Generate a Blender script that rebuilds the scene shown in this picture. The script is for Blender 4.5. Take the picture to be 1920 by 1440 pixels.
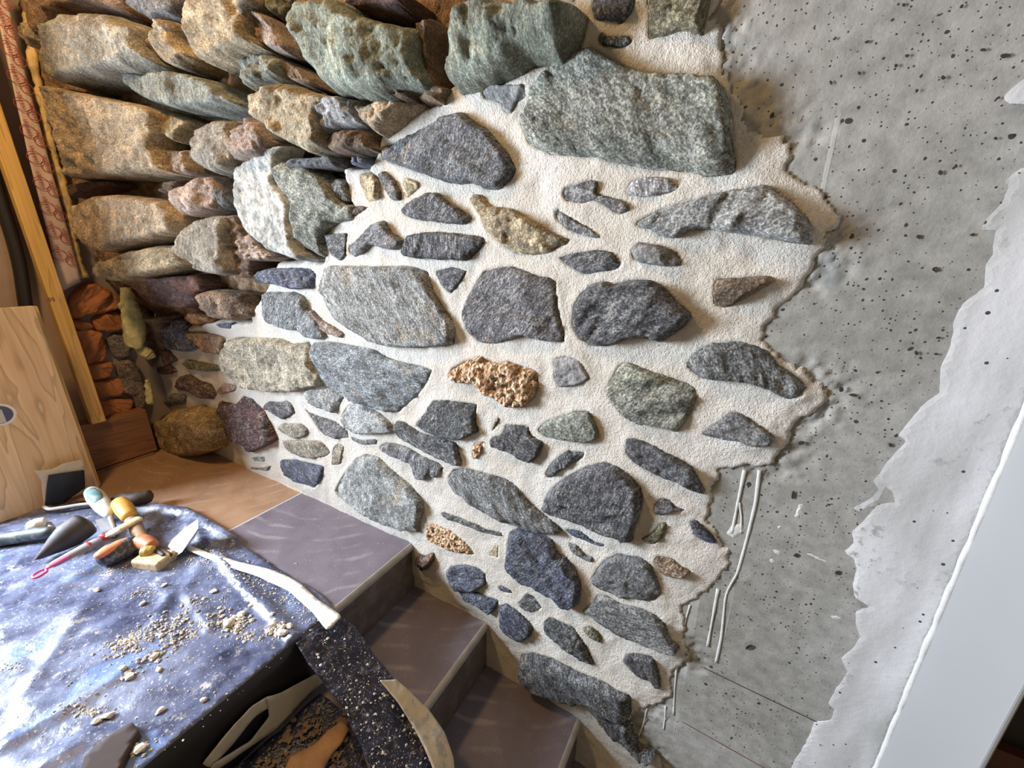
import bpy, math, random
import numpy as np
from mathutils import Vector, Matrix
from mathutils.geometry import delaunay_2d_cdt

for o in list(bpy.data.objects):
    bpy.data.objects.remove(o)
scene = bpy.context.scene
COL = scene.collection
R_ = np.random.RandomState

# ------------------------------------------------------------------ camera
S = 0.8                       # camera to wall distance in metres
FPX = 750.0                   # focal length in pixels of the 1920 x 1440 frame
LAND = -1.149                 # landing level below the camera (in units of S)
CZ = 0.72 - LAND * S
CAM = np.array([0.0, 0.0, CZ])
yaw, pitch = math.radians(30.0), math.radians(17.7)
cp, sp = math.cos(pitch), math.sin(pitch)
FWD = np.array([-math.sin(yaw) * cp, math.cos(yaw) * cp, -sp])
RGT = np.array([math.cos(yaw), math.sin(yaw), 0.0])
UPV = np.array([-math.sin(yaw) * sp, math.cos(yaw) * sp, cp])
cam_d = bpy.data.cameras.new('camera')
cam_d.sensor_fit = 'HORIZONTAL'
cam_d.sensor_width = 36.0
cam_d.lens = FPX / 1920 * 36.0
cam_d.clip_start = 0.02
cam = bpy.data.objects.new('camera', cam_d)
COL.objects.link(cam)
cam.matrix_world = Matrix(((RGT[0], UPV[0], -FWD[0], CAM[0]), (RGT[1], UPV[1], -FWD[1], CAM[1]),
                           (RGT[2], UPV[2], -FWD[2], CAM[2]), (0, 0, 0, 1)))
scene.camera = cam

# ------------------------------------------------------------------ light
scene.view_settings.view_transform = 'Standard'
scene.view_settings.look = 'None'
scene.view_settings.gamma = 1.0
scene.view_settings.use_curve_mapping = False
scene.view_settings.exposure = 0.0
world = bpy.data.worlds.new('world')
scene.world = world
world.use_nodes = True
world.node_tree.nodes['Background'].inputs[0].default_value = (1.0, 0.75, 0.46, 1)
world.node_tree.nodes['Background'].inputs[1].default_value = 0.21

def W(x, y, z):               # units of S around the camera -> world metres
    return CAM + S * np.array([x, y, z], float)

# daylight through the glazed door in the left wall, beside the pine boards
ld = bpy.data.lights.new('door_daylight', 'AREA')
ld.shape = 'RECTANGLE'
ld.size, ld.size_y = 0.9 * S, 1.2 * S
ld.energy = 235
ld.color = (0.77, 0.87, 1.0)
lo = bpy.data.objects.new('door_daylight', ld)
COL.objects.link(lo)
lo.location = W(-3.6, -0.75, 0.25)
lo.rotation_euler = Vector((1.0, 0.50, -0.05)).to_track_quat('-Z', 'Y').to_euler()
# warm lamp hanging above the landing
lw = bpy.data.lights.new('ceiling_lamp', 'POINT')
lw.energy = 76
lw.color = (1.0, 0.63, 0.29)
lw.shadow_soft_size = 0.12
lwo = bpy.data.objects.new('ceiling_lamp', lw)
COL.objects.link(lwo)
lwo.location = W(-1.7, -0.12, 1.7)

# ------------------------------------------------------------------ helpers
_rs = R_(7)
_TAB = _rs.rand(4096)
def _h(i, j, k):
    return _TAB[(i * 73856093 ^ j * 19349663 ^ k * 83492791) & 4095]
def vnoise(P):
    I = np.floor(P).astype(np.int64)
    F = P - I
    F = F * F * (3 - 2 * F)
    r = 0
    for a in (0, 1):
        wa = F[:, 0] if a else 1 - F[:, 0]
        for b in (0, 1):
            wb = F[:, 1] if b else 1 - F[:, 1]
            for c in (0, 1):
                wc = F[:, 2] if c else 1 - F[:, 2]
                r = r + wa * wb * wc * _h(I[:, 0] + a, I[:, 1] + b, I[:, 2] + c)
    return r * 2 - 1
def fbm(P, scale, octv=4, rough=0.5, off=0.0):
    P = np.asarray(P, float) * scale + off
    r, a, t = 0, 1.0, 0
    for _ in range(octv):
        r = r + a * vnoise(P); t += a
        P = P * 2.03 + 11.7; a *= rough
    return r / t
def sm(x):
    x = np.clip(x, 0, 1)
    return x * x * (3 - 2 * x)
def ray(px, py):
    u = (px - 960) / FPX; v = (720 - py) / FPX
    return FWD + u * RGT + v * UPV
def Yw(x, z):                 # wall surface, metres; x, z relative to the camera
    x = np.asarray(x) / S; z = np.asarray(z) / S
    return S * (1.0 - 0.24 * sm((-1.5 - x) / 1.6) * sm((z + 0.45) / 0.40))
def unwall(px, py, lift=0.0):
    d = ray(px, py); t = (S - lift) / d[1]
    for _ in range(12):
        t = (float(Yw(t * d[0], t * d[2])) - lift) / d[1]
    return t * d[0], t * d[2]
def unx(px, py, X):           # point on plane x = X (units of S), world metres
    d = ray(px, py); return CAM + d * (X * S / d[0])
def unz(px, py, h=0.0, Z=LAND):   # point at height h (metres) above level Z
    d = ray(px, py); return CAM + d * ((Z * S + h) / d[2])
def inside(poly, X, Y):
    r = np.zeros(X.shape, bool); n = len(poly)
    for i in range(n):
        x1, y1 = poly[i]; x2, y2 = poly[(i + 1) % n]
        if y1 == y2: continue
        c = ((y1 > Y) != (y2 > Y)) & (X < (x2 - x1) * (Y - y1) / (y2 - y1) + x1)
        r ^= c
    return r
def dist_poly(poly, X, Y, closed=True):
    n = len(poly); D = np.full(X.shape, 1e9)
    for i in range(n if closed else n - 1):
        x1, y1 = poly[i]; x2, y2 = poly[(i + 1) % n]
        dx, dy = x2 - x1, y2 - y1; L = dx * dx + dy * dy + 1e-12
        t = np.clip(((X - x1) * dx + (Y - y1) * dy) / L, 0, 1)
        D = np.minimum(D, (X - x1 - t * dx) ** 2 + (Y - y1 - t * dy) ** 2)
    return np.sqrt(D)
def mesh_np(name, V, F, mat, parent=None, smooth=True, loc=None):
    V = np.asarray(V, float)
    if loc is None: loc = V.mean(0) if parent is None else np.zeros(3)
    me = bpy.data.meshes.new(name)
    me.from_pydata((V - loc).tolist(), [], F if isinstance(F, list) else F.tolist())
    if mat: me.materials.append(mat)
    if smooth: me.polygons.foreach_set('use_smooth', [True] * len(me.polygons))
    me.update()
    o = bpy.data.objects.new(name, me)
    COL.objects.link(o)
    o.location = loc
    if parent is not None:
        o.parent = parent
        o.location = Vector(loc) - (parent.location if parent.type == 'EMPTY' else Vector(parent.location))
    return o
def tag(o, label=None, cat=None, group=None, kind=None):
    if label: o['label'] = label
    if cat: o['category'] = cat
    if group: o['group'] = group
    if kind: o['kind'] = kind
    return o
def empty(name, loc, label, cat, group=None):
    o = bpy.data.objects.new(name, None); COL.objects.link(o)
    o.empty_display_size = 0.02
    o.location = loc
    return tag(o, label, cat, group)
def merge(parts):
    V, F, n = [], [], 0
    for v, f in parts:
        v = np.asarray(v, float)
        V.append(v); F += [tuple(int(i) + n for i in q) for q in f]; n += len(v)
    return np.vstack(V), F
def box(c, u, v, w):          # centre and three half vectors
    c, u, v, w = [np.asarray(a, float) for a in (c, u, v, w)]
    V = [c + a * u + b * v + d * w for a in (-1, 1) for b in (-1, 1) for d in (-1, 1)]
    F = [(0, 1, 3, 2), (4, 6, 7, 5), (0, 4, 5, 1), (2, 3, 7, 6), (0, 2, 6, 4), (1, 5, 7, 3)]
    if np.dot(np.cross(u, v), w) < 0: F = [f[::-1] for f in F]
    return np.array(V), F
def bbox(lo, hi):
    lo, hi = np.asarray(lo, float), np.asarray(hi, float); h = (hi - lo) / 2
    return box((lo + hi) / 2, (h[0], 0, 0), (0, h[1], 0), (0, 0, h[2]))
def bevel_obj(o, w, seg=2):
    m = o.modifiers.new('bevel', 'BEVEL'); m.width = w; m.segments = seg; m.limit_method = 'ANGLE'
    return o
def resample(pts, n):
    pts = np.asarray(pts, float)
    d = np.r_[0, np.cumsum(np.linalg.norm(np.diff(pts, axis=0), axis=1))]
    t = np.linspace(0, d[-1], n)
    return np.stack([np.interp(t, d, pts[:, k]) for k in range(pts.shape[1])], 1)
def smooth_path(pts, n, it=2):
    p = resample(pts, n)
    for _ in range(it):
        p[1:-1] = (p[:-2] + 2 * p[1:-1] + p[2:]) / 4
    return p
def tube(path, rad, seg=12, flat=1.0, up=(0, 0, 1), caps=True):
    """tube along path; flat squeezes the section along up"""
    P = np.asarray(path, float); n = len(P)
    rad = np.interp(np.linspace(0, 1, n), np.linspace(0, 1, len(rad)), rad) if np.ndim(rad) else np.full(n, rad)
    T = np.gradient(P, axis=0); T /= np.linalg.norm(T, axis=1)[:, None] + 1e-12
    up = np.asarray(up, float)
    V = []
    for i in range(n):
        a = np.cross(T[i], up); a /= np.linalg.norm(a) + 1e-9
        b = np.cross(a, T[i])
        for k in range(seg):
            q = 2 * math.pi * k / seg
            V.append(P[i] + rad[i] * (math.cos(q) * a + flat * math.sin(q) * b))
    F = []
    for i in range(n - 1):
        for k in range(seg):
            F.append((i * seg + k, i * seg + (k + 1) % seg, (i + 1) * seg + (k + 1) % seg, (i + 1) * seg + k))
    if caps:
        V += [P[0], P[-1]]
        for k in range(seg):
            F.append((n * seg, (k + 1) % seg, k))
            F.append((n * seg + 1, (n - 1) * seg + k, (n - 1) * seg + (k + 1) % seg))
    return np.array(V), F
def chaikin(P, it=1, q=0.25):
    P = np.asarray(P, float)
    for _ in range(it):
        N = np.roll(P, -1, 0)
        P = np.stack([P * (1 - q) + N * q, P * q + N * (1 - q)], 1).reshape(-1, 2)
    return P
def outline(poly, step, jit, rng, round_it=1):
    """rounded outline, resampled, with a ragged displacement"""
    P = chaikin(poly, round_it, 0.09) if round_it else np.asarray(poly, float)
    Q = np.vstack([P, P[:1]])
    L = np.linalg.norm(np.diff(Q, axis=0), axis=1).sum()
    n = max(10, int(L / step))
    p = resample(Q, n + 1)[:-1]
    T = np.roll(p, -1, 0) - np.roll(p, 1, 0)
    T /= np.linalg.norm(T, axis=1)[:, None] + 1e-12
    Nn = np.stack([T[:, 1], -T[:, 0]], 1)
    q = np.c_[p, np.full(len(p), rng.rand() * 50)]
    d = fbm(q, 0.5 / (step * 3), 3, 0.6) * jit
    return p + Nn * d[:, None]
def patch(out, step, rng, grow=0.45):
    """triangulate a 2D outline filled with jittered points"""
    lo, hi = out.min(0), out.max(0)
    gx, gy = np.meshgrid(np.arange(lo[0], hi[0], step), np.arange(lo[1], hi[1], step * 0.87))
    gx[1::2] += step / 2
    gx = gx.ravel() + (rng.rand(gx.size) - .5) * step * .5
    gy = gy.ravel() + (rng.rand(gy.size) - .5) * step * .5
    ok = inside(out, gx, gy)
    gx, gy = gx[ok], gy[ok]
    d = dist_poly(out, gx, gy)
    ok = d > step * grow
    pts = np.vstack([out, np.c_[gx[ok], gy[ok]]])
    n = len(out)
    r = delaunay_2d_cdt([Vector(p) for p in pts.tolist()], [(i, (i + 1) % n) for i in range(n)], [], 1, 1e-7)
    V = np.array([tuple(v) for v in r[0]]); F = [tuple(f) for f in r[2]]
    # keep counter-clockwise
    A = np.array(F)
    if len(A) == 0: return V, []
    a, b, c = V[A[:, 0]], V[A[:, 1]], V[A[:, 2]]
    ar = (b[:, 0] - a[:, 0]) * (c[:, 1] - a[:, 1]) - (b[:, 1] - a[:, 1]) * (c[:, 0] - a[:, 0])
    A[ar < 0] = A[ar < 0][:, ::-1]
    # drop triangles outside (concave pockets)
    cen = (a + b + c) / 3
    A = A[inside(out, cen[:, 0], cen[:, 1])]
    return V, [tuple(f) for f in A.tolist()]
def boundary(F):
    cnt = {}
    for f in F:
        m = len(f)
        for i in range(m):
            e = (f[i], f[(i + 1) % m]); cnt[e] = cnt.get(e, 0) + 1
    return [e for e in cnt if (e[1], e[0]) not in cnt]
def thicken(V3, F, B3):
    """close an open sheet: V3 front points, B3 back points of the same count; only the rim is duplicated"""
    be = boundary(F); idx = sorted({i for e in be for i in e})
    mp = {i: len(V3) + k for k, i in enumerate(idx)}
    VV = np.vstack([V3, B3[idx]])
    FF = list(F) + [(b, a, mp[a], mp[b]) for a, b in be]
    return VV, FF

# ------------------------------------------------------------------ materials
class NT:
    def __init__(s, name):
        s.m = bpy.data.materials.new(name); s.m.use_nodes = True
        s.t = s.m.node_tree; s.b = s.t.nodes['Principled BSDF']
    def n(s, typ, **kw):
        nd = s.t.nodes.new('ShaderNode' + typ)
        for k, v in kw.items():
            if k.startswith('_'): setattr(nd, k[1:], v)
            else:
                key = int(k[1:]) if k[0] == 'i' and k[1:].isdigit() else k.replace('__', ' ')
                if hasattr(v, 'is_output') or hasattr(v, 'links'): s.t.links.new(v, nd.inputs[key])
                else: nd.inputs[key].default_value = v
        return nd
    def link(s, a, b): s.t.links.new(a, b)
    def math(s, op, a, b=0.0, clamp=False):
        return s.n('Math', _operation=op, _use_clamp=clamp, i0=a, i1=b).outputs[0]
    def noise(s, vec, scale, detail=4.0, rough=0.55, dist=0.0):
        return s.n('TexNoise', Vector=vec, Scale=scale, Detail=detail, Roughness=rough, Distortion=dist).outputs[0]
    def ramp(s, fac, *stops):
        nd = s.n('ValToRGB', Fac=fac); e = nd.color_ramp.elements
        while len(e) < len(stops): e.new(0.5)
        for q, (p, c) in zip(e, stops):
            q.position = p
            q.color = (c, c, c, 1) if np.ndim(c) == 0 else (*c, 1)
        return nd.outputs[0]
    def mix(s, fac, a, b, blend='MIX'):
        nd = s.n('Mix', _data_type='RGBA', _blend_type=blend)
        for k, v in ((0, fac), (6, a), (7, b)):
            if hasattr(v, 'links'): s.t.links.new(v, nd.inputs[k])
            else: nd.inputs[k].default_value = v if np.ndim(v) == 0 else ((*v, 1) if len(v) == 3 else v)
        return nd.outputs[2]
    def bump(s, h, strength=0.5, dist=0.003, nrm=None):
        nd = s.n('Bump', Height=h, Strength=strength, Distance=dist)
        if nrm is not None: s.link(nrm, nd.inputs['Normal'])
        return nd.outputs[0]
    def out(s, color=None, rough=None, normal=None, **kw):
        for k, v in (('Base Color', color), ('Roughness', rough), ('Normal', normal)):
            if v is None: continue
            if hasattr(v, 'links'): s.link(v, s.b.inputs[k])
            else: s.b.inputs[k].default_value = (*v, 1) if np.ndim(v) else v
        for k, v in kw.items():
            s.b.inputs[k.replace('__', ' ')].default_value = v
        return s.m

def obj_coords(t, spread=37.0, stretch=None):
    oi = t.n('ObjectInfo'); tc = t.n('TexCoord')
    off = t.math('MULTIPLY', oi.outputs['Random'], spread)
    v = t.n('VectorMath', _operation='ADD', i0=tc.outputs['Object'], i1=off).outputs[0]
    return oi, v

def stone_mat(name, lam, speck, dust=0.5, patchy=1.0):
    """lam: how layered; speck: speckle contrast; base colour is the stone's own (object colour)"""
    t = NT(name); oi, v = obj_coords(t)
    base = oi.outputs['Color']
    ang = t.math('MULTIPLY', oi.outputs['Random'], 9.0)
    mp = t.n('Mapping', Vector=v)
    rot = t.n('VectorRotate', _rotation_type='Y_AXIS', Vector=v, Angle=ang).outputs[0]
    vs = t.n('VectorMath', _operation='MULTIPLY', i0=rot, i1=(1, 1, 1 + 1.6 * lam)).outputs[0]
    big = t.noise(vs, 10, 5, 0.6, 0.4)
    mid = t.noise(vs, 42, 7, 0.72, 0.3)
    fin = t.noise(v, 230, 5, 0.75)
    vor = t.n('TexVoronoi', Vector=vs, Scale=85.0).outputs['Distance']
    c1 = t.mix(1.0, base, t.ramp(big, (0.32, 0.55), (0.5, 0.95), (0.68, 1.6)), 'MULTIPLY')
    c2 = t.mix(1.0, c1, t.ramp(mid, (0.34, 1 - 0.55 * patchy), (0.5, 0.97), (0.66, 1 + 0.75 * patchy)), 'MULTIPLY')
    lo = 1 - 0.72 * speck; hi = 1 + 2.0 * speck
    c3 = t.mix(1.0, c2, t.ramp(fin, (0.36, lo), (0.5, 0.95), (0.63, hi)), 'MULTIPLY')
    # lime dust caught in the grain, rust stains
    pl = t.noise(v, 16, 4, 0.6)
    dm = t.math('MULTIPLY', t.ramp(pl, (0.40, 0.15), (0.60, 1.0)), t.ramp(t.math('ADD', t.math('MULTIPLY', mid, .5), t.math('MULTIPLY', fin, .5)), (0.49, 0.0), (0.60, 1.0)))
    c4 = t.mix(t.math('MULTIPLY', dm, dust), c3, (0.55, 0.54, 0.50))
    st = t.ramp(t.noise(v, 8, 3, 0.5, 1.0), (0.62, 0.0), (0.74, 0.42))
    c5 = t.mix(st, c4, t.mix(1.0, c4, (1.5, 1.0, 0.55), 'MULTIPLY'))
    h = t.math('ADD', t.math('MULTIPLY', mid, 1.0), t.math('ADD', t.math('MULTIPLY', fin, 0.45), t.math('MULTIPLY', vor, 0.35)))
    nrm = t.bump(h, 1.0, 0.013)
    return t.out(c5, 0.82, nrm)
M_SCH = stone_mat('schist', 1.0, 0.85, dust=0.85)
M_GRA = stone_mat('granite', 0.1, 0.75, dust=0.30, patchy=0.75)
M_RUB = stone_mat('dusty_rubble', 0.5, 0.45, dust=0.22, patchy=0.55)
M_LIM = stone_mat('limed_stone', 0.2, 0.25, dust=0.8)

def tuff_mat():
    t = NT('tuff'); oi, v = obj_coords(t)
    cells = t.n('TexVoronoi', Vector=v, Scale=95.0)
    f = t.noise(v, 60, 6, 0.7)
    col = t.mix(t.ramp(f, (0.38, 0.0), (0.62, 1.0)), (0.40, 0.17, 0.07), (0.74, 0.60, 0.40))
    col = t.mix(t.ramp(cells.outputs['Distance'], (0.10, 1.0), (0.34, 0.0)), col, (0.10, 0.045, 0.02))
    h = t.math('ADD', t.math('MULTIPLY', cells.outputs['Distance'], 1.5), f)
    return t.out(col, 0.95, t.bump(h, 1.0, 0.008))
M_TUF = tuff_mat()

def clay_mat():
    t = NT('fired_clay'); oi, v = obj_coords(t)
    a = t.noise(v, 14, 5, 0.6); b = t.noise(v, 90, 6, 0.65)
    col = t.ramp(a, (0.3, (0.30, 0.115, 0.04)), (0.55, (0.42, 0.17, 0.065)), (0.75, (0.50, 0.25, 0.12)))
    return t.out(col, 0.9, t.bump(b, 0.8, 0.004))
M_CLAY = clay_mat()

def wall_mat():
    t = NT('mortar_and_earth')
    tc = t.n('TexCoord'); v = tc.outputs['Object']
    at = t.n('VertexColor', _layer_name='earth').outputs[0]
    sep = t.n('SeparateColor', Color=at).outputs[0]
    g1 = t.noise(v, 7, 4, 0.55); g2 = t.noise(v, 170, 4, 0.7); g3 = t.noise(v, 420, 3, 0.6); g4 = t.noise(v, 30, 5, 0.65)
    mort = t.ramp(g1, (0.3, (0.72, 0.655, 0.56)), (0.55, (0.79, 0.74, 0.66)), (0.75, (0.82, 0.785, 0.725)))
    mort = t.mix(1.0, mort, t.ramp(g2, (0.28, 0.72), (0.44, 1.0)), 'MULTIPLY')
    earth = t.ramp(g4, (0.32, (0.19, 0.11, 0.06)), (0.52, (0.36, 0.23, 0.135)), (0.70, (0.52, 0.37, 0.24)))
    earth = t.mix(1.0, earth, t.ramp(g2, (0.3, 0.5), (0.6, 1.25)), 'MULTIPLY')
    msk = t.ramp(t.math('ADD', sep, t.math('MULTIPLY', t.math('SUBTRACT', g4, 0.5), 0.5)), (0.42, 0.0), (0.58, 1.0))
    col = t.mix(msk, mort, earth)
    hm = t.math('ADD', t.math('MULTIPLY', g2, 1.0), t.math('MULTIPLY', g3, 0.5))
    return t.out(col, 0.95, t.bump(hm, 1.0, 0.0075))
M_WALL = wall_mat()

def concrete_mat():
    t = NT('cast_concrete')
    v = t.n('TexCoord').outputs['Object']
    a = t.noise(v, 3.2, 4, 0.6); b = t.noise(v, 40, 5, 0.65); c = t.noise(v, 220, 3, 0.6)
    col = t.ramp(a, (0.3, (0.25, 0.243, 0.215)), (0.55, (0.315, 0.31, 0.288)), (0.75, (0.375, 0.37, 0.355)))
    col = t.mix(1.0, col, t.ramp(b, (0.3, 0.74), (0.7, 1.22)), 'MULTIPLY')
    # form-board lines
    vs = t.n('VectorMath', _operation='MULTIPLY', i0=v, i1=(46, 1, 0.5)).outputs[0]
    ln = t.ramp(t.noise(vs, 1.0, 2, 0.5), (0.655, 0.0), (0.675, 1.0))
    ln = t.math('MULTIPLY', ln, t.ramp(t.noise(v, 4, 2, 0.5), (0.45, 0.0), (0.6, 0.55)))
    col = t.mix(ln, col, (0.5, 0.495, 0.47))
    # air holes of three sizes, the shade inside them painted as dark dots
    sx = t.n('SeparateXYZ', Vector=v); v2 = t.n('CombineXYZ', X=sx.outputs[0], Y=sx.outputs[2]).outputs[0]
    hole = None
    for sc, r, keep, w in ((30, 0.12, 0.86, 0.5), (70, 0.15, 0.78, 0.45), (150, 0.20, 0.80, 0.4)):
        vd = t.n('VectorMath', _operation='ADD', i0=v2, i1=t.n('VectorMath', _operation='SCALE', i0=t.n('TexNoise', Vector=v, Scale=sc * 0.9).outputs[1], Scale=0.5 / sc).outputs[0]).outputs[0]
        vo = t.n('TexVoronoi', _voronoi_dimensions='2D', Vector=vd, Scale=sc, Randomness=1.0)
        pick = t.ramp(t.n('SeparateColor', Color=vo.outputs['Color']).outputs[0], (keep, 0.0), (keep + 0.02, 1.0))
        den = t.ramp(t.noise(v, 9, 2, 0.5), (0.36, 0.25), (0.6, 1.0))
        size = t.math('MULTIPLY', t.n('SeparateColor', Color=vo.outputs['Color']).outputs[1], r)
        hit = t.math('LESS_THAN', vo.outputs['Distance'], t.math('ADD', t.math('MULTIPLY', size, den), r * 0.25))
        hit = t.math('MULTIPLY', hit, pick)
        hole = hit if hole is None else t.math('MAXIMUM', hole, hit)
    col = t.mix(hole, col, (0.035, 0.034, 0.034))
    h = t.math('SUBTRACT', t.math('ADD', t.math('MULTIPLY', b, .5), t.math('MULTIPLY', c, .3)), t.math('MULTIPLY', hole, 1.2))
    h = t.math('ADD', h, t.math('MULTIPLY', ln, .3))
    return t.out(col, 0.62, t.bump(h, 0.5, 0.003))
M_CON = concrete_mat()

def plaster_mat():
    t = NT('skim_plaster')
    v = t.n('TexCoord').outputs['Object']
    a = t.noise(v, 5, 4, 0.55); b = t.noise(v, 70, 5, 0.65)
    vs = t.n('VectorMath', _operation='MULTIPLY', i0=v, i1=(3.5, 1, 1.0)).outputs[0]
    c = t.noise(vs, 3.0, 3, 0.5)
    col = t.ramp(c, (0.36, (0.40, 0.40, 0.385)), (0.50, (0.54, 0.54, 0.54)), (0.62, (0.66, 0.66, 0.67)))
    pk = t.math('MULTIPLY', t.ramp(b, (0.56, 0.0), (0.66, 1.0)), t.ramp(a, (0.50, 0.0), (0.58, 0.75)))
    col = t.mix(pk, col, (0.25, 0.25, 0.24))
    sx = t.n('SeparateXYZ', Vector=v); v2 = t.n('CombineXYZ', X=sx.outputs[0], Y=sx.outputs[2]).outputs[0]
    vo = t.n('TexVoronoi', _voronoi_dimensions='2D', Vector=v2, Scale=60.0)
    pick = t.ramp(t.n('SeparateColor', Color=vo.outputs['Color']).outputs[0], (0.86, 0.0), (0.88, 1.0))
    hit = t.math('MULTIPLY', t.math('LESS_THAN', vo.outputs['Distance'], t.math('MULTIPLY', t.n('SeparateColor', Color=vo.outputs['Color']).outputs[1], 0.16)), pick)
    col = t.mix(hit, col, (0.05, 0.05, 0.05))
    return t.out(col, 0.6, t.bump(t.math('ADD', b, a), 0.35, 0.003))
M_PLA = plaster_mat()

def plain(name, col, rough=0.6, bs=60.0, bstr=0.25, var=0.12, metallic=0.0, bd=0.002, coat=None):
    t = NT(name); oi, v = obj_coords(t)
    a = t.noise(v, bs * 0.3, 4, 0.6); b = t.noise(v, bs, 4, 0.6)
    c = t.mix(1.0, col, t.ramp(a, (0.3, 1 - var), (0.7, 1 + var)), 'MULTIPLY')
    if coat:
        c = t.mix(t.ramp(b, (0.5, 0.0), (0.62, coat[0])), c, coat[1])
    return t.out(c, rough, t.bump(b, bstr, bd), Metallic=metallic)
def wood(name, c0, c1, axis=2, knots=True, rough=0.55, freq=28):
    t = NT(name); oi, v = obj_coords(t)
    sc = [freq, freq, freq]; sc[axis] = 1.6
    vs = t.n('VectorMath', _operation='MULTIPLY', i0=v, i1=tuple(sc)).outputs[0]
    wob = t.noise(v, 3.0, 2, 0.5)
    g = t.noise(vs, 1.0, 2, 0.45, 0.4)
    fine = t.n('VectorMath', _operation='MULTIPLY', i0=vs, i1=(6, 6, 2)).outputs[0]
    f = t.noise(fine, 1.0, 2, 0.5)
    ringed = t.math('FRACT', t.math('MULTIPLY', t.math('ADD', g, t.math('MULTIPLY', wob, 0.35)), 6.0))
    col = t.ramp(ringed, (0.0, c0), (0.72, c1), (0.95, tuple(x * 0.72 for x in c1)), (1.0, c0))
    col = t.mix(1.0, col, t.ramp(f, (0.3, 0.88), (0.7, 1.08)), 'MULTIPLY')
    if knots:
        vk = t.n('TexVoronoi', Vector=v, Scale=5.5)
        col = t.mix(t.ramp(vk.outputs['Distance'], (0.04, 0.9), (0.11, 0.0)), col, (0.22, 0.10, 0.035))
    return t.out(col, rough, t.bump(f, 0.2, 0.001))
M_PINE = wood('pine', (0.76, 0.55, 0.33), (0.70, 0.48, 0.26), freq=14)
M_STUD = wood('aged_pine', (0.80, 0.52, 0.17), (0.74, 0.46, 0.13), knots=False, freq=40)
M_SILL = wood('stained_board', (0.30, 0.145, 0.07), (0.25, 0.115, 0.05), axis=1, knots=False)

def tile_mat(name, base, swirl):
    t = NT(name)
    v = t.n('TexCoord').outputs['Object']
    a = t.noise(v, 9, 4, 0.6); g = t.noise(v, 300, 3, 0.6)
    col = t.mix(1.0, base, t.ramp(a, (0.3, 0.84), (0.7, 1.14)), 'MULTIPLY')
    # dust wiped in arcs
    vo = t.n('VectorMath', _operation='ADD', i0=v, i1=swirl).outputs[0]
    wv = t.n('TexWave', _wave_type='RINGS', _rings_direction='Z', Vector=vo, Scale=5.2, Distortion=3.2, Detail=4.0)
    wv.inputs['Detail Scale'].default_value = 1.2
    w = t.math('MULTIPLY', t.ramp(wv.outputs[0], (0.80, 0.0), (0.99, 1.0)), t.ramp(t.noise(v, 5.5, 3, 0.6), (0.46, 0.0), (0.66, 0.30)))
    col = t.mix(w, col, (0.56, 0.52, 0.50))
    d = t.ramp(g, (0.60, 0.0), (0.66, 0.7))
    d = t.math('MULTIPLY', d, t.ramp(t.noise(v, 14, 3, .6), (0.5, 0.15), (0.62, 0.9)))
    col = t.mix(d, col, (0.62, 0.57, 0.50))
    return t.out(col, t.ramp(a, (0.3, 0.42), (0.7, 0.62)), t.bump(g, 0.15, 0.001))
M_TILE = tile_mat('dusty_tile', (0.165, 0.142, 0.172), (0.25, -0.5, 0.0))
M_TILE_LIT = tile_mat('lamplit_tile', (0.36, 0.215, 0.125), (0.25, -0.5, 0.0))  # same landing tile, with the warm lamplight put into its base colour
M_RISE = plain('riser_tile', (0.125, 0.10, 0.09), 0.45, 25, 0.1, 0.22, coat=(0.25, (0.3, 0.28, 0.26)))
M_TRIM = plain('nosing_profile', (0.36, 0.34, 0.32), 0.5, 90, 0.3, 0.15)
M_GROUT = plain('grout', (0.50, 0.47, 0.44), 0.9, 120, 0.4, 0.1)

def tarp_mat():
    t = NT('blue_plastic_sheet')
    v = t.n('TexCoord').outputs['Object']
    a = t.noise(v, 4.2, 5, 0.62, 0.3); b = t.noise(v, 14, 5, 0.65, 0.3); c = t.noise(v, 110, 4, 0.7); cr = t.noise(v, 9, 5, 0.5, 0.3)
    base = t.ramp(b, (0.30, (0.012, 0.014, 0.040)), (0.55, (0.028, 0.036, 0.095)), (0.75, (0.055, 0.085, 0.20)))
    film = t.ramp(t.math('ADD', t.math('MULTIPLY', a, 0.6), t.math('MULTIPLY', b, 0.4)), (0.38, 0.06), (0.50, 0.34), (0.66, 0.78))
    col = t.mix(film, base, (0.31, 0.35, 0.50))
    cl = t.ramp(t.noise(v, 5.0, 3, 0.5, 0.5), (0.60, 0.0), (0.64, 0.75))
    col = t.mix(cl, col, (0.16, 0.25, 0.48))
    du = t.math('MULTIPLY', t.ramp(t.noise(v, 24, 6, 0.75), (0.56, 0.0), (0.66, 0.8)), t.ramp(t.noise(v, 6.5, 3, .5), (0.46, 0.0), (0.58, 1.0)))
    col = t.mix(du, col, (0.58, 0.55, 0.50))
    sp = t.math('MULTIPLY', t.ramp(c, (0.60, 0.0), (0.64, 1.0)), t.ramp(a, (0.36, 0.25), (0.58, 0.9)))
    col = t.mix(sp, col, (0.60, 0.585, 0.56))
    rough = t.ramp(film, (0.06, 0.22), (0.78, 0.48))
    return t.out(col, rough, t.bump(t.math('ADD', t.math('MULTIPLY', cr, 1.5), t.math('MULTIPLY', c, .12)), 0.5, 0.010), Specular__IOR__Level=0.35)
M_TARP = tarp_mat()
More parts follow.
